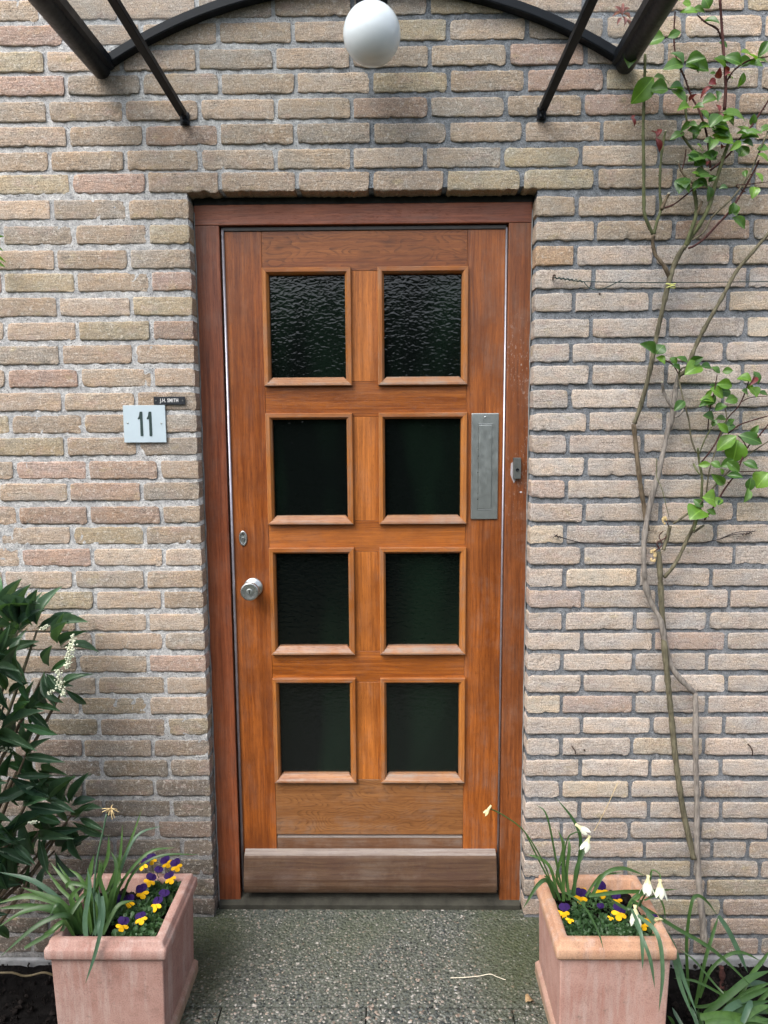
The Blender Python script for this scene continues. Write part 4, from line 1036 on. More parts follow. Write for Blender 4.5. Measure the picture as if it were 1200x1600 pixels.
cane([(1132,172),(1134,135),(1132,100),(1129,60),(1127,30),(1125,2),(1120,-30)], .0042, .0032, 'cane_red', -.07, -.09, 20)
cane([(1127,60),(1120,45),(1104,36),(1090,24)], .0026, .0018, 'cane_red', -.08, -.09, 21)
cane([(1135,128),(1145,112),(1160,100),(1178,92),(1203,88)], .0026, .0018, 'cane_red', -.075, -.09, 22)
cane([(1073,190),(1071,165),(1073,150)], .0034, .003, 'cane_green', -.06, -.065, 23)
cane([(1100,270),(1090,245),(1075,225),(1064,208)], .0036, .003, 'cane_green', -.06, -.065, 24)
cane([(1100,290),(1080,285),(1066,270),(1060,255)], .0028, .0022, 'bark_brown', -.06, -.065, 25)
cane([(1066,265),(1070,248),(1072,233)], .0018, .0015, 'cane_red', -.065, -.07, 26)
cane([(1165,300),(1150,290),(1168,288),(1200,284)], .0016, .0012, 'cane_red', -.07, -.07, 27)
cane([(1038,902),(1050,888),(1062,868),(1074,842),(1083,825),(1086,812),(1095,780)], .0058, .0048, 'bark_olive', -.036, -.06, 28)
cane([(1083,832),(1092,826),(1100,821)], .0035, .0030, 'bark_olive', -.055, -.06, 29)
cane([(1036,860),(1042,842),(1047,822)], .0058, .0060, 'bark_olive', -.04, -.055, 30)
O3, S3 = (980, 520), 4.444
for i, (pts, r1_, mt_) in enumerate((
    ([(515,1175),(518,1080),(520,1000),(500,900),(490,800)], .0042, 'cane_green'),
    ([(460,910),(480,950),(505,985)], .0030, 'cane_green'),
    ([(500,840),(540,740),(590,650)], .0022, 'cane_green'),
    ([(480,835),(445,735),(430,620),(400,500),(370,380),(358,290),(375,250),(420,232)], .0026, 'bark_olive'),
    ([(358,290),(320,225),(265,190)], .0018, 'cane_red'),
    ([(560,670),(570,550),(600,430),(625,290)], .0018, 'cane_red'),
    ([(515,900),(600,790),(650,690),(700,590),(780,500),(830,380),(850,300)], .0022, 'cane_red'),
    ([(550,1110),(570,960),(610,830),(660,680),(690,600),(680,520)], .0022, 'bark_olive'),
    ([(535,1300),(600,1210),(680,1080),(760,970),(800,870),(840,790),(910,720),(985,630)], .0026, 'cane_red'),
    ([(560,1110),(640,1030),(740,930),(850,840),(985,750)], .0024, 'bark_olive'),
    ([(700,700),(780,640),(880,605),(985,575)], .0022, 'cane_red'),
    ([(830,800),(805,750),(770,715)], .0018, 'cane_red'),
    ([(790,480),(860,450),(985,438)], .0014, 'cane_red'),
    ([(780,965),(880,962),(985,968)], .0014, 'cane_red'),
    ([(320,1325),(400,1270),(490,1205),(530,1160)], .0030, 'bark_olive'),
    ([(515,1180),(500,1250),(480,1310),(462,1375)], .0042, 'cane_green'),
    ([(205,870),(205,1000),(240,1080),(270,1200),(290,1280)], .0012, 'cane_green'))):
    cane(T(O3, S3, pts), r1_, r1_*.75, mt_, -.055, -.075-.01*(i % 3), 40+i, wob=.15)
bm = bmesh.new()
for px, py, y in ((1045, 302, -.066), (1034.5, 597, -.054), (1040, 204, -.064), (1072.5, 181, -.065), (1060, 252, -.068)):
    ball(bm, at(px, py, y), .0045 if px in (1045, 1034.5) else .0032, 1, (1, .6, .5))
obj('pruning_cut', bm, 'cut', rose)
O1, S1 = (980, 0), 5.4545; O2 = (980, 180)
RL1 = [(130,310,10,560,.6,'r'),(320,320,150,370,.8,'r'),(345,320,460,265,.5,'r'),(480,545,375,440,.5,'r'),(480,555,320,570,.45,'r'),(500,540,665,490,.6,'r'),(490,565,700,600,.6,'r'),(225,660,40,880,.55,'l'),(225,660,365,690,.8,'r'),(350,765,190,770,.75,'r'),(360,755,485,760,.6,'r'),(370,770,510,855,.5,'r'),(600,110,450,95,.5,'l'),(540,100,665,105,.45,'r'),(640,190,790,185,.4,'r'),(700,75,655,-30,.8,'r'),(470,30,550,30,.7,'l'),(310,90,330,-20,.8,'r'),(380,10,480,-30,.8,'l'),(975,550,825,480,.55,'r'),(1095,510,980,430,.8,'l'),(1110,490,1205,345,.45,'r'),(1100,510,1210,525,.6,'r'),(1020,540,1160,550,.4,'r'),
 (780,670,790,580,.4,'d'),(760,680,700,700,.5,'d'),(740,740,620,820,.3,'d'),(830,650,870,600,.5,'d'),(770,650,712,615,.4,'r'),(840,640,905,665,.5,'l'),(760,720,705,705,.5,'d'),(850,620,840,560,.4,'d'),(770,850,635,880,.75,'r'),(530,920,440,925,.45,'l'),(560,930,655,910,.6,'r'),(800,970,1020,1000,.6,'r'),(800,980,700,1080,.6,'r'),(820,1000,910,1070,.7,'r'),(530,870,585,800,.3,'d'),(780,960,760,880,.5,'d'),(800,1030,780,960,.5,'d'),(770,870,760,760,.35,'r'),(620,940,700,1010,.5,'r')]
RL2 = [(510,100,600,90,.6,'r'),(510,130,620,160,.6,'r'),(700,90,870,130,.6,'r'),(720,170,915,230,.55,'l'),(720,120,880,170,.6,'r'),(960,190,1150,130,.6,'r'),(930,160,1030,160,.5,'r'),(970,205,1130,185,.4,'r'),(975,230,1080,260,.8,'r'),(1040,270,950,345,.8,'r'),(1100,290,1210,280,.8,'r'),(1105,330,1210,390,.5,'l'),(660,350,530,370,.6,'r'),(650,350,575,430,.8,'r'),(640,330,765,375,.5,'r'),(640,310,600,240,.7,'l'),(710,510,595,500,.9,'r'),(690,570,765,520,.5,'r'),(690,600,700,735,.65,'r'),(500,530,440,650,.6,'r'),(780,630,860,620,.6,'r'),(910,740,870,850,.6,'r'),(890,870,1010,965,.5,'r'),(930,860,915,760,.5,'r'),(1085,610,1070,705,.6,'l'),(1090,490,1160,565,.5,'l'),(720,200,700,300,.5,'r'),(560,570,690,615,.4,'r'),(1010,530,1000,470,.5,'r'),(800,50,870,0,.5,'l'),(450,150,560,60,.3,'r'),(690,70,600,120,.5,'r'),
 (60,100,40,10,.25,'d'),(275,320,250,190,.3,'d'),(250,200,215,120,.35,'d'),(262,190,280,110,.35,'d'),(680,450,690,380,.2,'d'),(800,290,830,250,.5,'d'),(50,40,60,-10,.3,'d')]
RL3 = [(190,150,90,75,.5,'r'),(200,150,255,80,.95,'r'),(200,170,265,210,.6,'l'),(345,215,300,170,.7,'r'),(420,210,345,160,.6,'r'),(365,265,310,225,.5,'r'),(430,210,530,170,.5,'r'),(515,230,405,280,.7,'l'),(505,235,590,240,.5,'r'),(590,245,650,275,.8,'r'),(625,280,590,235,.6,'r'),(660,270,735,260,.6,'r'),(610,400,570,360,.6,'r'),(630,380,675,360,.6,'r'),(625,410,730,410,.55,'r'),(610,430,565,515,.45,'r'),(680,480,775,450,.55,'r'),(605,540,690,505,.8,'r'),(600,610,535,570,.6,'r'),(615,600,695,600,.5,'r'),(640,660,755,645,.55,'r'),(700,640,740,600,.7,'r'),(865,340,765,310,.85,'l'),(875,265,920,355,.5,'r'),(860,350,850,400,.6,'l'),(850,380,905,440,.9,'l'),(835,440,810,395,.5,'r'),(910,420,985,425,.4,'r'),(760,715,620,815,.55,'l'),(770,710,945,765,.45,'r'),(765,740,735,905,.75,'l'),(740,880,650,930,.55,'r'),(580,910,495,920,.45,'l'),(580,900,650,935,.6,'r'),(800,900,910,940,.5,'r'),(690,990,805,1000,.4,'r'),(650,940,662,985,.5,'l'),(985,970,895,1075,.9,'l'),(530,1210,460,1155,.5,'r'),(610,1170,535,1140,.95,'l'),(590,1180,670,1160,.6,'l'),(550,1230,618,1260,.5,'r'),(520,1230,440,1285,1.0,'l'),(630,1200,660,1170,.5,'r'),(880,300,860,360,.3,'d'),(590,650,620,600,.5,'r')]
KD = {'r': 'rose', 'l': 'lime', 'd': 'red'}
for O_, S_, LST, yy in ((O1, S1, RL1, -.085), (O2, S1, RL2, -.08), (O3, S3, RL3, -.075)):
    for (a, b, c, d, wr, kd) in LST:
        y0 = yy+rl.uniform(-.012, .012); y1 = y0+rl.uniform(-.03, .012)
        P = at(O_[0]+a/S_, O_[1]+b/S_, y0); Q = at(O_[0]+c/S_, O_[1]+d/S_, y1)
        leaf(KD[kd], P, Q, (Q-P).length*wr*1.08+.003, rose)
for k in range(7):
    a = k*51+20; leaf('palered', at(972, 22+(k % 3)*3, -.10), at(972+15*math.cos(R(a)), 22+19*math.sin(R(a)), -.105), .008, rose)
leaf('palered', at(976, 30, -.10), at(988, 47, -.10), .006, rose)
for (cx0, cy0, wx, wy, n_) in ((1110, 215, 34, 38, 9), (1165, 215, 28, 24, 6), (1100, 285, 26, 26, 5), (1120, 95, 45, 40, 5), (1095, 640, 50, 45, 7), (1150, 735, 35, 35, 5)):
    for _ in range(n_):
        px, py = cx0+rl.gauss(0, wx*.55), cy0+rl.gauss(0, wy*.55); a = rl.uniform(0, 6.28); L = rl.uniform(17, 30); y0 = rl.uniform(-.095, -.06)
        P = at(px, py, y0); Q = at(px+L*math.cos(a), py+L*.8*math.sin(a), y0-rl.uniform(-.01, .02)); leaf('rose' if rl.random() < .75 else 'lime', P, Q, (Q-P).length*rl.uniform(.45, .7), rose)
# withered flower heads on the rose
for (px, py, mt_, n_, s_) in ((1040, 815, 'straw', 6, .012), (1020, 868, 'straw', 12, .014)):
    bm = bmesh.new()
    for _ in range(n_):
        c = at(px+rl.uniform(-4, 4), py+rl.uniform(-9, 9), -.05); ball(bm, c, s_*rl.uniform(.25, .5), 1, (rl.uniform(.5, 1), .5, rl.uniform(.8, 1.6)))
    obj('withered_flower', bm, mt_, rose)
cane([(1030,858),(1027,848),(1040,840),(1045,826),(1042,815)], .0022, .0015, 'cane_red', -.05, -.055, 91)
cane([(1022,862),(1034,852),(1030,838),(1036,830)], .0016, .0015, 'cane_red', -.05, -.055, 92)

# ---- wires
wu = thing('training_wire', 'dark green coated wire stretched across the bricks at the yellow tie', 'wire', tuple(at(868, 435, -.01)))
def coil(a, b, Y, turns, rad, r_, n=10):
    A, B = at(*a, Y), at(*b, Y); ax = (B-A).normalized(); s = ax.orthogonal().normalized(); t = ax.cross(s)
    return [A.lerp(B, i/(turns*n)) + (s*math.cos(2*math.pi*i/n)+t*math.sin(2*math.pi*i/n))*rad for i in range(turns*n+1)]
bm = bmesh.new(); tube(bm, coil((866, 434), (912, 440), -.016, 7, .0028, .0012), .0014, seg=5, smooth_n=0)
tube(bm, [at(866, 434, -.016), at(890, 437, -.016), at(914, 440, -.016), at(1040, 441.5, -.020), at(1205, 440, -.02), at(1300, 440, -.02)], .0013, seg=6, smooth_n=3)
obj('strand', bm, 'wire_green', wu, smooth=True)
bm = bmesh.new(); tube(bm, [at(912, 440, -.016), at(920, 449, -.02), at(932, 453, -.024), at(945, 450, -.026), at(973, 437, -.03)], .0013, seg=6); obj('loose_end', bm, 'wire_green', wu, smooth=True)
bm = bmesh.new(); tube(bm, [at(864, 436, .01), at(864, 436, -.014), at(865, 430, -.016), at(868, 431, -.014)], .0022, seg=6); obj('hook', bm, 'rust', wu)
wl = thing('training_wire', 'rusty bent wire slung between two nails behind the rose', 'wire', tuple(at(870, 838, -.01)))
bm = bmesh.new(); tube(bm, [at(868, 838, -.012), at(878, 840, -.014), at(905, 847, -.013), at(950, 851, -.014), at(1010, 853, -.016), at(1060, 852, -.018), at(1095, 848, -.02), at(1122, 843, -.018), at(1148, 835, -.016), at(1172, 834, -.012)], .0015, seg=6, smooth_n=4); 
tube(bm, coil((866, 837), (878, 840), -.014, 3, .003, .001), .0012, seg=5, smooth_n=0); tube(bm, coil((1158, 836), (1176, 832), -.014, 4, .0028, .001), .0012, seg=5, smooth_n=0)
tube(bm, [at(864, 840, -.012), at(872, 834, -.012)], .001, seg=5, smooth_n=0); tube(bm, [at(1128, 841, -.02), at(1150, 832, -.018), at(1180, 830, -.012)], .0013, seg=5)
obj('strand', bm, 'wire_rust', wl, smooth=True)
bm = bmesh.new(); tube(bm, [at(871, 838, .012), at(871, 838, -.016)], .0022, seg=6, smooth_n=0); tube(bm, [at(1166, 834, .012), at(1166, 834, -.016)], .0022, seg=6, smooth_n=0); obj('nail', bm, 'rust', wl)
tie = bmesh.new(); c = at(1048, 446.5, -.048)
for q in (-.004, 0.0035):
    tube(tie, [c+Vector((.0125*math.cos(a), .0125*math.sin(a), q+.002*math.sin(a*2+q*500))) for a in (2*math.pi*i/14 for i in range(15))], .0019, seg=6, smooth_n=2)
tag(obj('plant_tie', tie, 'tie', None, True, origin=c), 'yellow twine loop tying the rose cane to the upper wire', 'plant tie')
for (a, b, lab) in (((1172, 1166), (1175, 1181), 'curled rusty nail in a brick far right of the lower stems'), ((895, 1168), (899, 1178), 'small rusty hook in the brickwork low beside the door frame')):
    bm = bmesh.new(); P, Q = at(*a, -.012), at(*b, -.012); tube(bm, [P+Vector((0, .02, 0)), P, P.lerp(Q, .5)+Vector((.003, -.004, 0)), Q], .0022, .0016, seg=6)
    tag(obj('nail', bm, 'rust', None, True, origin=P), lab, 'nail')
for (px, py, lab) in ((913, 1172, 'round drilled hole plug in the brick beside the small rusty hook'), (937, 459, 'rusty nail head just below the loose end of the green wire')):
    bm = bmesh.new(); P = at(px, py, -.002); lathe(bm, [(.0032, .012), (.0032, -.001), (.002, -.003), (.0001, -.003)], P, (0, 1, 0), 10); recalc(bm)
    tag(obj('nail', bm, 'rust', None, origin=P), lab, 'nail')
# clip on the wall behind the right planter
P = at(874, 1345, -.012); clip = thing('wall_clip', 'small grey weathered clip on the wall behind the right planter', 'clip', tuple(P))
bm = bmesh.new(); box(bm, P.x-.014, P.x+.013, -.014, -.001, P.z-.004, P.z+.012, .003); box(bm, P.x-.002, P.x+.012, -.022, -.001, P.z-.020, P.z-.004, .003); obj('body', bm, 'brown_bulb', clip)
bm = bmesh.new(); ball(bm, P+Vector((.001, -.012, -.004)), .005, 1); obj('knob', bm, 'black', clip)

# ================================================================== LEFT SHRUB
sb = az(-20, 1640, -.155); sb = Vector((-.80, -.20, -.155))
shrub = thing('evergreen_shrub', 'dark glossy evergreen shrub with white flower spikes at the left edge', 'shrub', tuple(sb))
rs = random.Random(5)
WH = [ # centre px, py, Y, main direction deg in picture (0=right, 90=up), spread, count, length, kind
 (58,985,-.14,60,75,9,.115,'s'),(88,1010,-.16,20,80,5,.10,'s'),(28,985,-.16,120,90,8,.11,'s'),(5,965,-.15,70,80,7,.11,'s'),(70,1050,-.15,0,120,9,.10,'s'),(30,1045,-.2,180,160,9,.11,'s'),
 (100,1075,-.13,10,60,4,.105,'s'),(65,1085,-.12,-40,100,7,.09,'s'),(10,1090,-.22,150,180,10,.11,'s'),(-10,1040,-.25,90,180,10,.12,'s'),(20,1130,-.24,60,120,5,.12,'p'),(-5,1150,-.26,60,120,7,.13,'s'),
 (40,1180,-.2,40,140,9,.11,'s'),(15,1215,-.24,20,180,10,.12,'s'),(60,1215,-.15,30,120,8,.10,'s'),(-10,1260,-.25,90,180,9,.12,'s'),(35,1265,-.22,-10,180,10,.12,'s'),(70,1255,-.17,10,150,9,.11,'s'),
 (110,1265,-.13,80,95,9,.105,'s'),(118,1275,-.12,0,60,5,.10,'s'),(105,1285,-.13,-110,110,7,.10,'s'),(60,1300,-.18,-60,150,10,.11,'s'),(20,1310,-.24,-60,180,10,.12,'s'),(-10,1330,-.26,0,180,8,.12,'s'),
 (85,1330,-.14,-30,130,8,.095,'s'),(45,1350,-.16,-120,140,7,.09,'s'),(75,1290,-.13,-95,80,5,.09,'s'),(10,1020,-.12,40,120,8,.10,'s'),(40,1110,-.16,-20,120,6,.10,'s'),(0,1185,-.18,20,120,6,.11,'p')]
WH += [(-60,1000,-.30,60,180,10,.12,'s'),(-70,1080,-.35,0,180,10,.12,'s'),(-60,1150,-.33,20,180,10,.12,'s'),(-80,1220,-.38,0,180,10,.12,'s'),(-60,1290,-.36,0,180,10,.12,'s'),(-130,1100,-.4,0,180,11,.13,'s'),(-130,1200,-.45,0,180,11,.13,'s'),(-120,1320,-.45,0,180,11,.13,'s'),(-120,980,-.35,60,180,11,.13,'s'),(-90,1400,-.42,0,180,10,.12,'s'),(-200,1150,-.5,0,180,11,.14,'s'),(-200,1280,-.55,0,180,11,.14,'s'),(-30,1380,-.22,0,180,9,.10,'s'),(-40,1430,-.30,30,180,9,.10,'s')]
npx = 0
for (px, py, Y, md, sp, cnt, L, kd) in WH:
    C = at(px, py, Y)
    for i in range(cnt):
        a = R(md + (i/(max(1, cnt-1))-.5)*2*sp*.75 + rs.uniform(-14, 14)); dy = rs.uniform(-.55, .25)
        d = Vector((math.cos(a), dy, math.sin(a))).normalized(); LL = L*rs.uniform(.75, 1.15)
        P = C + d*.012 + Vector((rs.uniform(-.012, .012), rs.uniform(-.01, .01), rs.uniform(-.012, .012)))
        n_ = Vector((rs.uniform(-.5, .5), -1, rs.uniform(.3, 1.4)))
        Q = P+d*LL
        if Q.y > -.012: Q.y = -.012
        if Q.x > at(165, py, Q.y).x: Q = P+d*LL*.6
        if rs.random() < (.26 if px > 0 else .1): continue
        leaf('shrubpale' if (kd == 'p' and i < 3) or rs.random() < .10 else 'shrub', P, Q, LL*rs.uniform(.19, .27), shrub, n_, rs)
        npx += 1
print('shrub leaves', npx)
def branch(pts, r0_, r1_, mt_='bark_brown'):
    bm = bmesh.new(); tube(bm, pts, r0_, r1_, seg=7, wob=.2); obj('branch', bm, mt_, shrub, True)
hub = [(58,985,-.14),(100,1075,-.13),(70,1050,-.15),(10,1090,-.22),(60,1215,-.15),(110,1275,-.13),(60,1300,-.18),(85,1330,-.14),(20,1310,-.24),(5,965,-.15),(15,1215,-.24),(40,1180,-.2),(28,985,-.16),(105,1285,-.13)]
for i, (px, py, Y) in enumerate(hub):
    E_ = at(px, py, Y); mid_ = sb.lerp(E_, .55) + Vector((-.05, -.03+.02*math.sin(i*2.3), .06*math.sin(i)))
    branch([sb+Vector((.02*math.sin(i*2), .02*math.cos(i*3), 0)), sb.lerp(E_, .25)+Vector((-.04, 0, .08)), mid_, E_.lerp(mid_, .3), E_], .011, .0028, 'bark_brown' if i % 3 else 'bark_olive')
def spike(p0, p1, Y, n_, wpx, s_=.0028):
    bm = bmesh.new(); 
    for i in range(n_):
        t = rs.random(); px = p0[0]+(p1[0]-p0[0])*t+rs.gauss(0, 1)*wpx*(.5+.5*math.sin(math.pi*(t*.8+.1))); py = p0[1]+(p1[1]-p0[1])*t+rs.uniform(-2, 2)
        ball(bm, at(px, py, Y+rs.uniform(-.008, .008)), s_*rs.uniform(.6, 1.15), 1, (1, 1, .9))
    o = obj('flower_spike', bm, 'bud', shrub, True)
    bm = bmesh.new(); tube(bm, [at(*p0, Y+.003), at((p0[0]+p1[0])/2, (p0[1]+p1[1])/2, Y+.003), at(*p1, Y+.003)], .0016, .001, seg=5); obj('stalk', bm, 'cane_green', o)
spike((104,1044),(115,992),-.25,190,3.0); spike((98,1086),(90,1046),-.25,90,3.8,.0031); spike((76,1084),(82,1080),-.25,18,3); spike((64,983),(77,977),-.25,36,3,.0025)
spike((48,1286),(55,1284),-.29,40,3.5); spike((2,1165),(12,1175),-.27,22,5); spike((8,1144),(4,1146),-.28,14,3)
sprig = thing('leafy_sprig', 'tiny pale green leaf tips poking in at the left edge beside the upper bricks', 'plant', tuple(at(-30, 400, -.03)))
bm = bmesh.new(); tube(bm, [at(-60, 420, -.02), at(-30, 395, -.035), at(-12, 380, -.04)], .0018, .001, seg=5); obj('stem', bm, 'cane_green', sprig, True)
for a, b in (((-14, 378), (5, 368)), ((-16, 398), (8, 408)), ((-14, 402), (7, 417)), ((-20, 384), (4, 390))): leaf('lime', at(*a, -.04), at(*b, -.05), .012, sprig)

# ================================================================== STRAP-LEAVED PLANTS
def blade(pts, w0, parent, mat='blade', name='leaf', fold=.35, yb=-1.0, taper=.62, n=5, twist=0.0, up=None):
    P = catmull(pts, n); N = len(P); bm = bmesh.new(); rows_ = []
    for i, p in enumerate(P):
        t = i/(N-1); d = (P[min(i+1, N-1)]-P[max(i-1, 0)]).normalized()
        view = Vector((.15*math.sin(twist), -1, .45+.3*math.cos(twist))).normalized()
        s = d.cross(view)
        if s.length < .1: s = d.cross(Vector((1, 0, 0)))
        s.normalize(); nn = s.cross(d).normalized()
        s = (s*math.cos(twist*t) + nn*math.sin(twist*t))
        wd = w0*.5*(.75+.25*min(1, t*6))*(1 if t < taper else max(.02, (1-((t-taper)/(1-taper))**1.7)))
        rows_.append([bm.verts.new(p-s*wd+nn*wd*fold), bm.verts.new(p), bm.verts.new(p+s*wd+nn*wd*fold)])
    for A, B in zip(rows_, rows_[1:]):
        for k in range(2): bm.faces.new((A[k], A[k+1], B[k+1], B[k]))
    return obj(name, bm, mat, parent, smooth=True)
def px3(O_, S_, pts, Ys):
    n = len(pts); out = []
    for i, (u, v) in enumerate(pts):
        t = i/(n-1); Y = Ys[0]+(Ys[1]-Ys[0])*t if len(Ys) == 2 else Ys[i]
        out.append(at(O_[0]+u/S_, O_[1]+v/S_, Y))
    return out
rg = random.Random(9)
dafL = thing('spring_bulb_clump', 'clump of long green strap leaves with one dry flower in the left planter', 'plant', (-.24, -.43, .27))
OL, SL = (0, 1200), 3.0
LB = [([(470,790),(500,600),(560,430),(575,265)],-.42,-.34,.0085),([(480,790),(530,560),(600,380),(665,195)],-.41,-.30,.0085),([(455,790),(455,560),(505,420),(510,310)],-.43,-.38,.009),
([(500,780),(560,500),(640,320),(760,270)],-.40,-.30,.0075),([(430,780),(405,600),(425,480),(440,405)],-.44,-.40,.011),([(520,760),(560,560),(690,400),(820,372)],-.40,-.33,.0075),([(545,700),(620,500),(750,412),(935,405)],-.38,-.33,.007),
([(380,780),(300,640),(160,530),(-20,485)],-.44,-.42,.011),([(390,780),(320,660),(150,600),(-20,635)],-.44,-.46,.013),([(380,780),(280,680),(140,648),(-20,660)],-.44,-.48,.013),([(370,780),(280,660),(120,670),(-20,755)],-.45,-.52,.011),
([(380,785),(320,690),(180,735),(0,885)],-.45,-.54,.011),([(390,785),(350,640),(280,560),(215,475)],-.44,-.38,.0085),([(400,785),(360,600),(300,520),(235,440)],-.44,-.36,.0085),([(410,785),(375,640),(330,540),(265,440)],-.44,-.36,.009),
([(400,785),(340,640),(345,590),(395,548)],-.45,-.44,.010),([(275,795),(330,690),(390,600),(445,558)],-.49,-.40,.009),([(115,845),(240,770),(320,700),(400,620)],-.54,-.42,.009),
([(480,600),(485,700),(450,860),(400,1012)],-.50,-.56,.0085),([(405,802),(400,700),(422,560),(410,470)],-.50,-.46,.012),([(440,790),(475,680),(450,600),(395,560)],-.45,-.42,.012),([(480,785),(520,700),(560,640),(630,620)],-.45,-.40,.010),
([(490,780),(480,640),(520,560),(600,505)],-.43,-.36,.0085),([(420,780),(430,650),(380,520),(320,470)],-.43,-.37,.009),([(485,780),(540,560),(545,450),(520,390)],-.42,-.37,.0085),([(350,790),(320,700),(270,640),(230,700)],-.46,-.50,.009),
([(350,790),(300,720),(240,760),(200,780)],-.47,-.53,.008),([(440,780),(420,640),(460,520),(470,420)],-.43,-.40,.010),([(460,790),(500,640),(470,520),(480,430)],-.44,-.40,.009),([(410,790),(300,640),(220,600),(100,560)],-.45,-.45,.011),([(500,780),(520,600),(560,520),(545,400)],-.42,-.36,.008),([(470,800),(470,740),(475,700),(462,560)],-.50,-.46,.012),([(310,560),(330,540),(410,560),(440,640)],-.42,-.44,.009)]
for i, (pts, ya, yb, w0) in enumerate(LB):
    blade(px3(OL, SL, pts, (ya, yb)), w0*1.15, dafL, 'blade_blue' if i in (7, 18, 19, 20, 31, 3) else 'blade', twist=rg.uniform(-.7, .7))
bm = bmesh.new(); tube(bm, px3(OL, SL, [(450,780),(440,600),(455,430),(480,310),(500,215)], (-.44, -.40)), .0030, .0022, seg=7); stk = obj('flower_stalk', bm, 'blade_blue', dafL, True)
bm = bmesh.new(); fc = at(174, 1264, -.40)
for i in range(16):
    a = 2*math.pi*i/16+rg.uniform(-.2, .2); r_ = rg.uniform(.012, .026); e = fc+Vector((math.cos(a)*r_, rg.uniform(-.012, .004), math.sin(a)*r_*.75-.004)); tube(bm, [fc, fc.lerp(e, .5)+Vector((0, -.003, .003)), e], .0016, .0009, seg=4, smooth_n=3)
obj('dry_flower', bm, 'straw', dafL)
dafR = thing('daffodil_clump', 'clump of drooping white daffodils and strap leaves in the right planter', 'plant', (1.10, -.40, .27))
OR, SR = (800, 1200), 3.0
RB = [([(240,625),(240,480),(240,360),(215,290)],-.36,-.33,.009),([(280,600),(310,460),(320,330),(285,240),(205,138)],-.36,-.30,.009),([(290,600),(300,480),(335,395),(345,385)],-.37,-.34,.009),
([(200,610),(165,530),(120,550),(50,662)],-.38,-.44,.0095),([(215,600),(180,470),(130,425),(72,405)],-.36,-.34,.008),([(245,620),(215,480),(165,230),(112,170)],-.36,-.30,.005),([(225,620),(200,560),(170,520),(150,505)],-.37,-.36,.008),
([(375,600),(430,500),(520,470),(625,505)],-.37,-.34,.009),([(360,600),(500,582),(620,578),(780,568)],-.40,-.36,.009),([(240,578),(330,640),(400,760),(432,862)],(-.40,-.46,-.53,-.565),0,.005),([(345,600),(400,520),(430,500),(520,490)],-.36,-.34,.006),
([(560,660),(600,760),(610,850),(612,945)],(-.47,-.535,-.56,-.565),0,.008),([(575,720),(620,820),(650,910),(670,1035)],(-.50,-.55,-.565,-.565),0,.008),([(590,690),(680,780),(705,950),(688,1148)],(-.49,-.55,-.57,-.57),0,.0095),([(600,640),(740,800),(800,980),(870,1160)],-.42,-.50,.010),
([(630,680),(740,840),(790,1020),(860,1195)],-.44,-.50,.010),([(560,620),(760,745),(950,860),(1145,1045)],-.42,-.40,.009),([(560,640),(540,660),(500,640),(440,600)],-.42,-.42,.008),([(600,600),(570,620),(545,650),(530,690)],-.40,-.42,.008),
([(620,590),(580,600),(550,640),(545,680)],-.39,-.41,.008),([(270,620),(255,500),(268,380),(265,330)],-.37,-.33,.008),([(230,620),(160,500),(90,360),(60,300)],-.36,-.33,.004),([(260,620),(210,520),(230,420),(250,330)],-.35,-.32,.007),([(620,620),(680,600),(710,650),(720,720)],-.40,-.42,.005)]
for i, (pts, ya, yb, w0) in enumerate(RB): blade(px3(OR, SR, pts, ya if isinstance(ya, tuple) else (ya, yb)), w0*1.1, dafR, 'blade_blue' if i in (11, 12, 13, 14, 15) else 'blade', twist=rg.uniform(-.6, .6))
def stalk(pts, ya, yb, r_=.002):
    bm = bmesh.new(); tube(bm, px3(OR, SR, pts, (ya, yb)), r_*1.1, r_*.8, seg=6); return obj('flower_stalk', bm, 'blade', dafR, True)
def daff(px, py, Y, ang, s=.030, mat='white_petal'):
    """nodding flower hanging along picture angle ang (deg, 270 = straight down)"""
    c = at(px, py, Y); a = R(ang); ax = Vector((math.cos(a), -.35, math.sin(a))).normalized(); u = ax.orthogonal().normalized(); v = ax.cross(u)
    top = c - ax*s*.5; bm = bmesh.new()
    for k in range(6):
        b = 2*math.pi*k/6+rg.uniform(.1, .5); rad = u*math.cos(b)+v*math.sin(b); tan = ax.cross(rad).normalized(); rw = []
        e1, e2 = rg.uniform(-.10, .22), rg.uniform(-.15, .30)
        for t, ww, rr in ((0, .07, .05), (.25, .15, .20), (.5, .22, .32), (.8+e2*.3, .17, .36+e1), (1.0+e2*.6, .02, .34+e1*1.6)):
            p = top + ax*s*t + rad*s*rr*.8; rw.append([bm.verts.new(p-tan*s*ww), bm.verts.new(p+rad*s*.04), bm.verts.new(p+tan*s*ww)])
        for A, B in zip(rw, rw[1:]):
            for q in range(2): bm.faces.new((A[q], A[q+1], B[q+1], B[q]))
    f = obj('flower', bm, mat, dafR, True)
    bm = bmesh.new(); lathe(bm, [(.004*s/.03, -.010), (.0035, -.002), (.006*s/.03, .006), (.008*s/.03, .020*s/.03)], top, ax, 10, capend=False); recalc(bm); obj('trumpet', bm, 'cream', f, True)
stalk([(210,620),(150,450),(60,300),(-30,228),(-100,192),(-118,196)], -.36, -.42); daff(761, 1268, -.42, 230, .018, 'cream')
stalk([(255,560),(245,420),(262,330),(290,305),(320,298)], -.36, -.37); daff(912, 1297, -.37, 330, .030); daff(916, 1321, -.38, 245, .034)
stalk([(590,620),(640,540),(655,480),(690,495),(698,530)], -.38, -.42); stalk([(600,640),(640,560),(655,490),(650,520)], -.38, -.41); daff(1012, 1386, -.42, 262, .038); daff(1032, 1392, -.43, 268, .036)
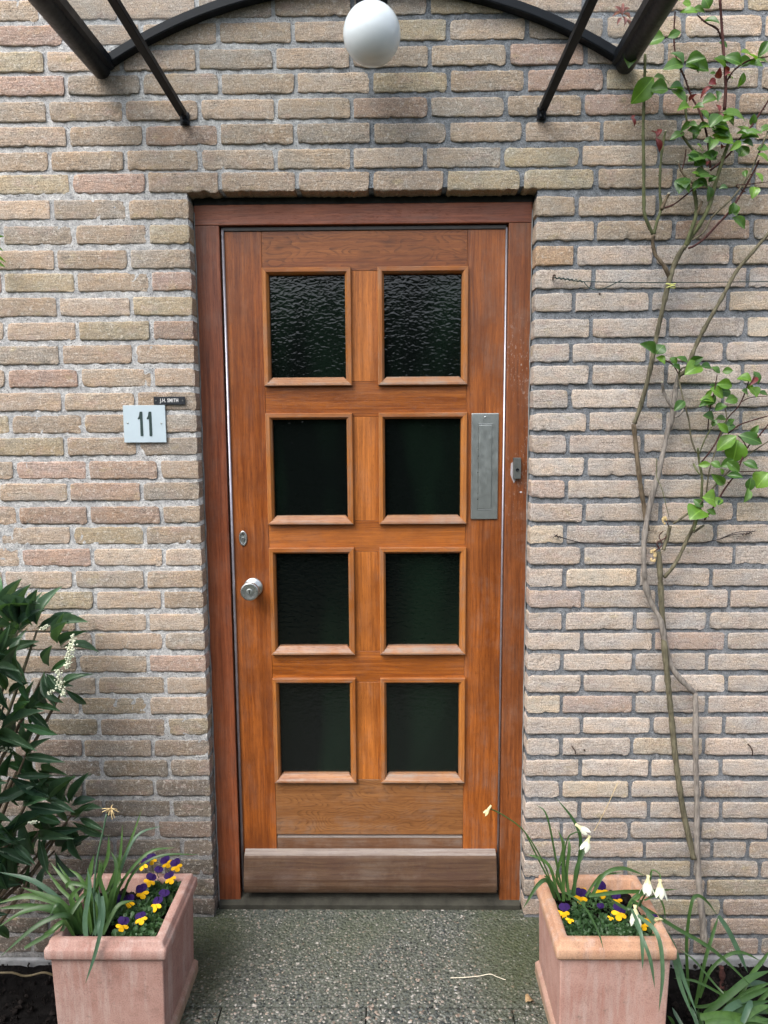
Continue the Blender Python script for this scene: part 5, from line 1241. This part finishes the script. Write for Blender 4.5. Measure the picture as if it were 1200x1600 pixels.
stalk([(600,650),(602,620),(592,640),(585,660)], -.42, -.45); daff(993, 1433, -.45, 268, .038); daff(1028, 1436, -.44, 160, .014, 'cream')
bm = bmesh.new(); tube(bm, px3(OR, SR, [(495,70),(455,160),(410,250),(385,295)], (-.02, -.06)), .0008, seg=4); tag(obj('grass_stem', bm, 'straw', None, origin=at(930, 1290, -.06)), 'thin dry grass stem leaning on the wall above the right planter', 'grass stem')

# clump in the right bed
clR = thing('strap_leaf_clump', 'big clump of arching green strap leaves in the soil at the bottom right corner', 'plant', (1.50, -.35, -.15))
OC, SC = (1040, 1380), 7.27
CB = [([(270,1400),(235,700),(290,240),(360,142),(470,210),(595,375)],-.20,-.12,.0085,0),([(335,1400),(440,900),(540,560),(602,368)],-.22,-.12,.0095,0),([(598,370),(700,520),(790,700),(850,830),(935,1020)],-.12,-.16,.013,1),
([(385,1300),(500,1000),(700,820),(880,790),(1090,890)],-.22,-.18,.0085,0),([(700,1300),(560,1150),(330,880),(150,745)],-.30,-.22,.005,0),([(735,1335),(560,1220),(330,1110),(90,1080)],-.30,-.30,.006,0),
([(440,1490),(700,1280),(950,1080),(1200,990)],-.36,-.26,.016,0),([(815,1345),(960,1060),(1100,880),(1200,740)],-.30,-.20,.011,0),([(850,1335),(1000,1260),(1200,1180)],-.38,-.32,.013,2),([(600,1640),(690,1450),(830,1360),(960,1330)],-.42,-.34,.016,1),
([(480,1640),(880,1510),(1200,1410)],-.42,-.36,.014,0),([(540,1580),(880,1410),(1200,1330)],-.40,-.34,.014,0),([(690,1610),(950,1530),(1200,1600)],-.44,-.40,.014,0),([(870,1580),(940,1400),(985,1335)],-.44,-.40,.014,1),
([(390,1520),(700,1500),(1000,1570),(1200,1610)],-.42,-.40,.018,0),([(370,1640),(315,1480),(290,1400)],-.38,-.34,.010,1),([(200,1640),(130,1520),(75,1410)],-.36,-.32,.009,1),([(620,1480),(900,1260),(1200,1120)],-.34,-.26,.013,0),
([(640,1520),(900,1440),(1200,1480)],-.40,-.34,.014,0),([(560,1640),(820,1580),(1200,1540)],-.44,-.40,.015,0),([(800,1640),(1000,1450),(1200,1380)],-.44,-.38,.013,2),([(700,1380),(760,1240),(850,1180),(930,1160)],-.32,-.26,.010,0),
([(820,1200),(920,1150),(1050,1130),(1200,1150)],-.28,-.22,.012,1),([(100,1640),(70,1560),(20,1500)],-.34,-.34,.008,0),([(450,1600),(640,1580),(900,1640)],-.44,-.44,.018,0),([(330,1400),(420,1400),(540,1370),(690,1270)],-.36,-.30,.007,0),([(-120,470),(60,620),(200,850),(280,1150),(385,1490)],-.46,-.40,.0090,1),([(560,1420),(640,1300),(760,1200),(820,1130)],-.33,-.26,.009,0)]
for i, (pts, ya, yb, w0, kd) in enumerate(CB):
    if i == 26: continue
    blade(px3(OC, SC, pts, (ya, yb)), w0*1.15, clR, ('blade', 'blade_blue', 'blade')[kd], twist=rg.uniform(-.5, .5))
for i in range(34):
    bx, by = rg.uniform(1.42, 1.75), rg.uniform(-.52, -.30); a = rg.uniform(-.6, .9); L = rg.uniform(.22, .38)
    b = Vector((bx, by, -.16)); e = b+Vector((math.sin(a)*L, rg.uniform(-.06, .08), L*rg.uniform(.1, .45)))
    if proj(e)[0] < 1085 or e.x < 1.32: continue
    blade([b, b.lerp(e, .35)+Vector((0, 0, .07)), b.lerp(e, .7)+Vector((0, 0, .07)), e], rg.uniform(.010, .016), clR, rg.choice(['blade', 'blade', 'blade_blue']), twist=rg.uniform(-.5, .5))
bm = bmesh.new(); P = at(1126, 1560, -.10); tube(bm, [P+Vector((0, 0, -.06)), P, P+Vector((.001, .0, .075)), P+Vector((-.003, 0, .11))], .0125, .009, seg=9, wob=.6); tag(obj('stump', bm, 'cane_red', None, True, origin=P), 'short dark rotten stump in the soil near the rose foot', 'stump')

# ================================================================== PANSIES
def petals(C, n_, u, kinds):
    pass
def pansy(px, py, z, s, parent, face=(0, -1, .55), rot=0.0, mode='full'):
    C = az(px, py, z); n_ = Vector(face).normalized(); right = n_.cross(Vector((0, 0, 1))).normalized()*-1; up = right.cross(n_).normalized()
    if up.z < 0: up = -up
    f = bpy.data.objects.new('flower', None); COL.objects.link(f); f.parent = parent; f.location = C - wloc(parent); f.empty_display_size = .01
    def pet(ang, L, W, off, mat, nm):
        a = R(ang)+rot; d = right*math.cos(a)+up*math.sin(a); t_ = n_.cross(d).normalized(); bm = bmesh.new(); rw = []
        for t, ww in ((0, .18), (.25, .62), (.55, .95), (.8, .88), (.95, .5), (1.0, .22)):
            p = C + d*L*t + n_*(off - L*.25*t*t + .0006*math.sin(t*9+ang)); rw.append([bm.verts.new(p-t_*W*ww*.5+n_*.0012*math.sin(ang+t*5)), bm.verts.new(p), bm.verts.new(p+t_*W*ww*.5-n_*.0012*math.sin(ang*2+t*5))])
        for A, B in zip(rw, rw[1:]):
            for q in range(2): bm.faces.new((A[q], A[q+1], B[q+1], B[q]))
        return obj(nm, bm, mat, f, True)
    if mode != 'bud':
        pet(62, s*.62, s*.60, -.003, 'violet', 'petal'); pet(118, s*.62, s*.60, -.002, 'violet', 'petal')
    if mode in ('full', 'bud'):
        pet(196, s*.52, s*.30, .001, 'yellow', 'petal'); pet(-16, s*.52, s*.30, .0015, 'yellow', 'petal'); pet(270, s*.50, s*.46, .003, 'yellow', 'petal')
    bm = bmesh.new(); tube(bm, [C-n_*.004, C-n_*.010+Vector((0, 0, -.01)), C+Vector((rg.uniform(-.01, .01), .01, -.05))], .0011, seg=5, smooth_n=3); obj('stem', bm, 'pansy_leaf', f)
    return f
def foliage(parent, x0, x1, y0, y1, z, n_, seed, dens=1.0, hgt=.03):
    rf = random.Random(seed); bm = bmesh.new()
    for _ in range(n_):
        x, y = rf.uniform(x0, x1), rf.uniform(y0, y1)
        hh = hgt*(.5+.5*mnoise.noise(Vector((x*22, y*22, seed))))
        c = Vector((x, y, z+rf.uniform(0, max(.006, hh)))); a = rf.uniform(0, 6.28); el = rf.uniform(-.1, 1.1); L = rf.uniform(.010, .020)
        d = Vector((math.cos(a)*math.cos(el), math.sin(a)*math.cos(el), math.sin(el))); s_ = d.cross(Vector((0, 0, 1))).normalized(); nn = s_.cross(d)
        rw = []
        for t, ww in ((0, .08), (.35, .2), (.7, .34), (.9, .26), (1, .06)): 
            p = c+d*L*t-nn*L*.25*t*t*-1; rw.append([bm.verts.new(p-s_*L*ww+nn*L*.06), bm.verts.new(p), bm.verts.new(p+s_*L*ww+nn*L*.06)])
        for A, B in zip(rw, rw[1:]):
            for q in range(2): bm.faces.new((A[q], A[q+1], B[q+1], B[q]))
    return tag(obj('foliage', bm, 'pansy_leaf', parent), kind='stuff')
zf = .325
LP = [(760,45,'full'),(815,15,'full'),(912,35,'full'),(975,55,'full'),(935,135,'full'),(803,150,'full'),(752,228,'full'),(668,292,'full'),(840,305,'full'),(745,395,'full'),(625,438,'full'),(592,300,'back'),(888,252,'back'),(845,95,'back')]
plants = []
for i, (lab, x0, x1, y0, y1) in enumerate((('purple and yellow pansy plant at the back right of the left planter', -.14, -.055, -.34, -.262), ('purple and yellow pansy plant at the middle of the left planter', -.19, -.075, -.42, -.34), ('purple and yellow pansy plant against the front rim of the left planter', -.165, -.058, -.495, -.42))):
    t = thing('pansy', lab, 'pansy', ((x0+x1)/2, (y0+y1)/2, .275)); plants.append(((y0+y1)/2, t))
    foliage(t, x0, x1, y0, y1, .278, (380, 460, 480)[i], 30+i, hgt=.042)
for (u, v, md) in LP:
    px, py = 40+u/4.138, 1340+v/4.138; zz = (.330 if v < 170 else .318)+rg.uniform(-.006, .008); y = az(px, py, zz).y
    t = min(plants, key=lambda q: abs(q[0]-y))[1]
    pansy(px, py, zz, .031*rg.uniform(.95, 1.2), t, (rg.uniform(-.7, .6), -1, rg.uniform(.1, 1.2)), rg.uniform(-.5, .5), md)
plants = []
for i, (lab, x0, x1, y0, y1) in enumerate((('purple and yellow pansy plant at the left of the right planter', 1.005, 1.105, -.495, -.36), ('purple and yellow pansy plant at the right of the right planter', 1.105, 1.235, -.495, -.38), ('purple and yellow pansy at the back of the right planter beside the strap leaves', 1.06, 1.18, -.37, -.29))):
    t = thing('pansy', lab, 'pansy', ((x0+x1)/2, (y0+y1)/2, .275)); plants.append((Vector(((x0+x1)/2, (y0+y1)/2)), t))
    foliage(t, x0, x1, y0, y1, .276, (560, 620, 240)[i], 60+i, hgt=.026)
for (u, v, md, s_) in [(403,285,'full',1),(410,220,'bud',.7),(555,238,'full',1.15),(665,303,'full',.75),(682,398,'full',1.05),(290,385,'back',.9),(240,383,'bud',.9),(280,395,'bud',.9),(325,442,'bud',.6),(853,482,'bud',.8),(885,445,'bud',.7),(735,578,'bud',.45),(945,458,'back',.7),(620,428,'bud',.45),(550,370,'back',.6)]:
    px, py = 820+u/4.615, 1340+v/4.615; c = az(px, py, .312)
    t = min(plants, key=lambda q: (q[0]-c.xy).length)[1]
    pansy(px, py, .312, .037*s_, t, (rg.uniform(-.25, .35), -1, rg.uniform(.3, .9)), rg.uniform(-.3, .3), md)

# ================================================================== SMALL LITTER
bm = bmesh.new(); tube(bm, [az(704, 1528, .004), az(728, 1527, .006), az(748, 1525, .007), az(766, 1522, .012), az(776, 1526, .006), az(790, 1531, .004)], .0014, .001, seg=5); tag(obj('straw', bm, 'cut', None, origin=az(748, 1527, .004)), 'pale bent straw lying on the gravel doorstep', 'straw')
dl = az(828, 1568, .004); me = leafmesh('dry_leaf', 'dryleaf', OV, .6, .6, 8, .05)
o = bpy.data.objects.new('dry_leaf', me); COL.objects.link(o); o.location = dl+Vector((-.012, 0, .003)); o.scale = (.028, .026, .028); o.rotation_euler = (0, 0, .5); tag(o, 'curled brown dead leaf on the step beside the right planter', 'leaf')
for i, (px, py, s_) in enumerate(((419, 1413, .0), (580, 1462, .0))): pass
bm = bmesh.new(); tube(bm, [Vector((-1.3, -.26, -.135)), at(-30, 1524, -.27), at(40, 1525, -.26), at(82, 1523, -.25), Vector((-.345, -.22, -.14))], .0032, seg=8); tag(obj('garden_hose', bm, 'hose', None, True, origin=at(40, 1525, -.26)), 'thin dull yellow garden hose on the dark soil left of the planter', 'hose')
bm = bmesh.new(); n_ = 0
for i in range(60):
    px, py = rg.uniform(310, 835), rg.uniform(1425, 1600)
    c = az(px, py, .002); ball(bm, c, rg.uniform(.0012, .0030), 1, (rg.uniform(.8, 1.6), 1, .5))
tag(obj('grit', bm, 'footing'), kind='stuff')
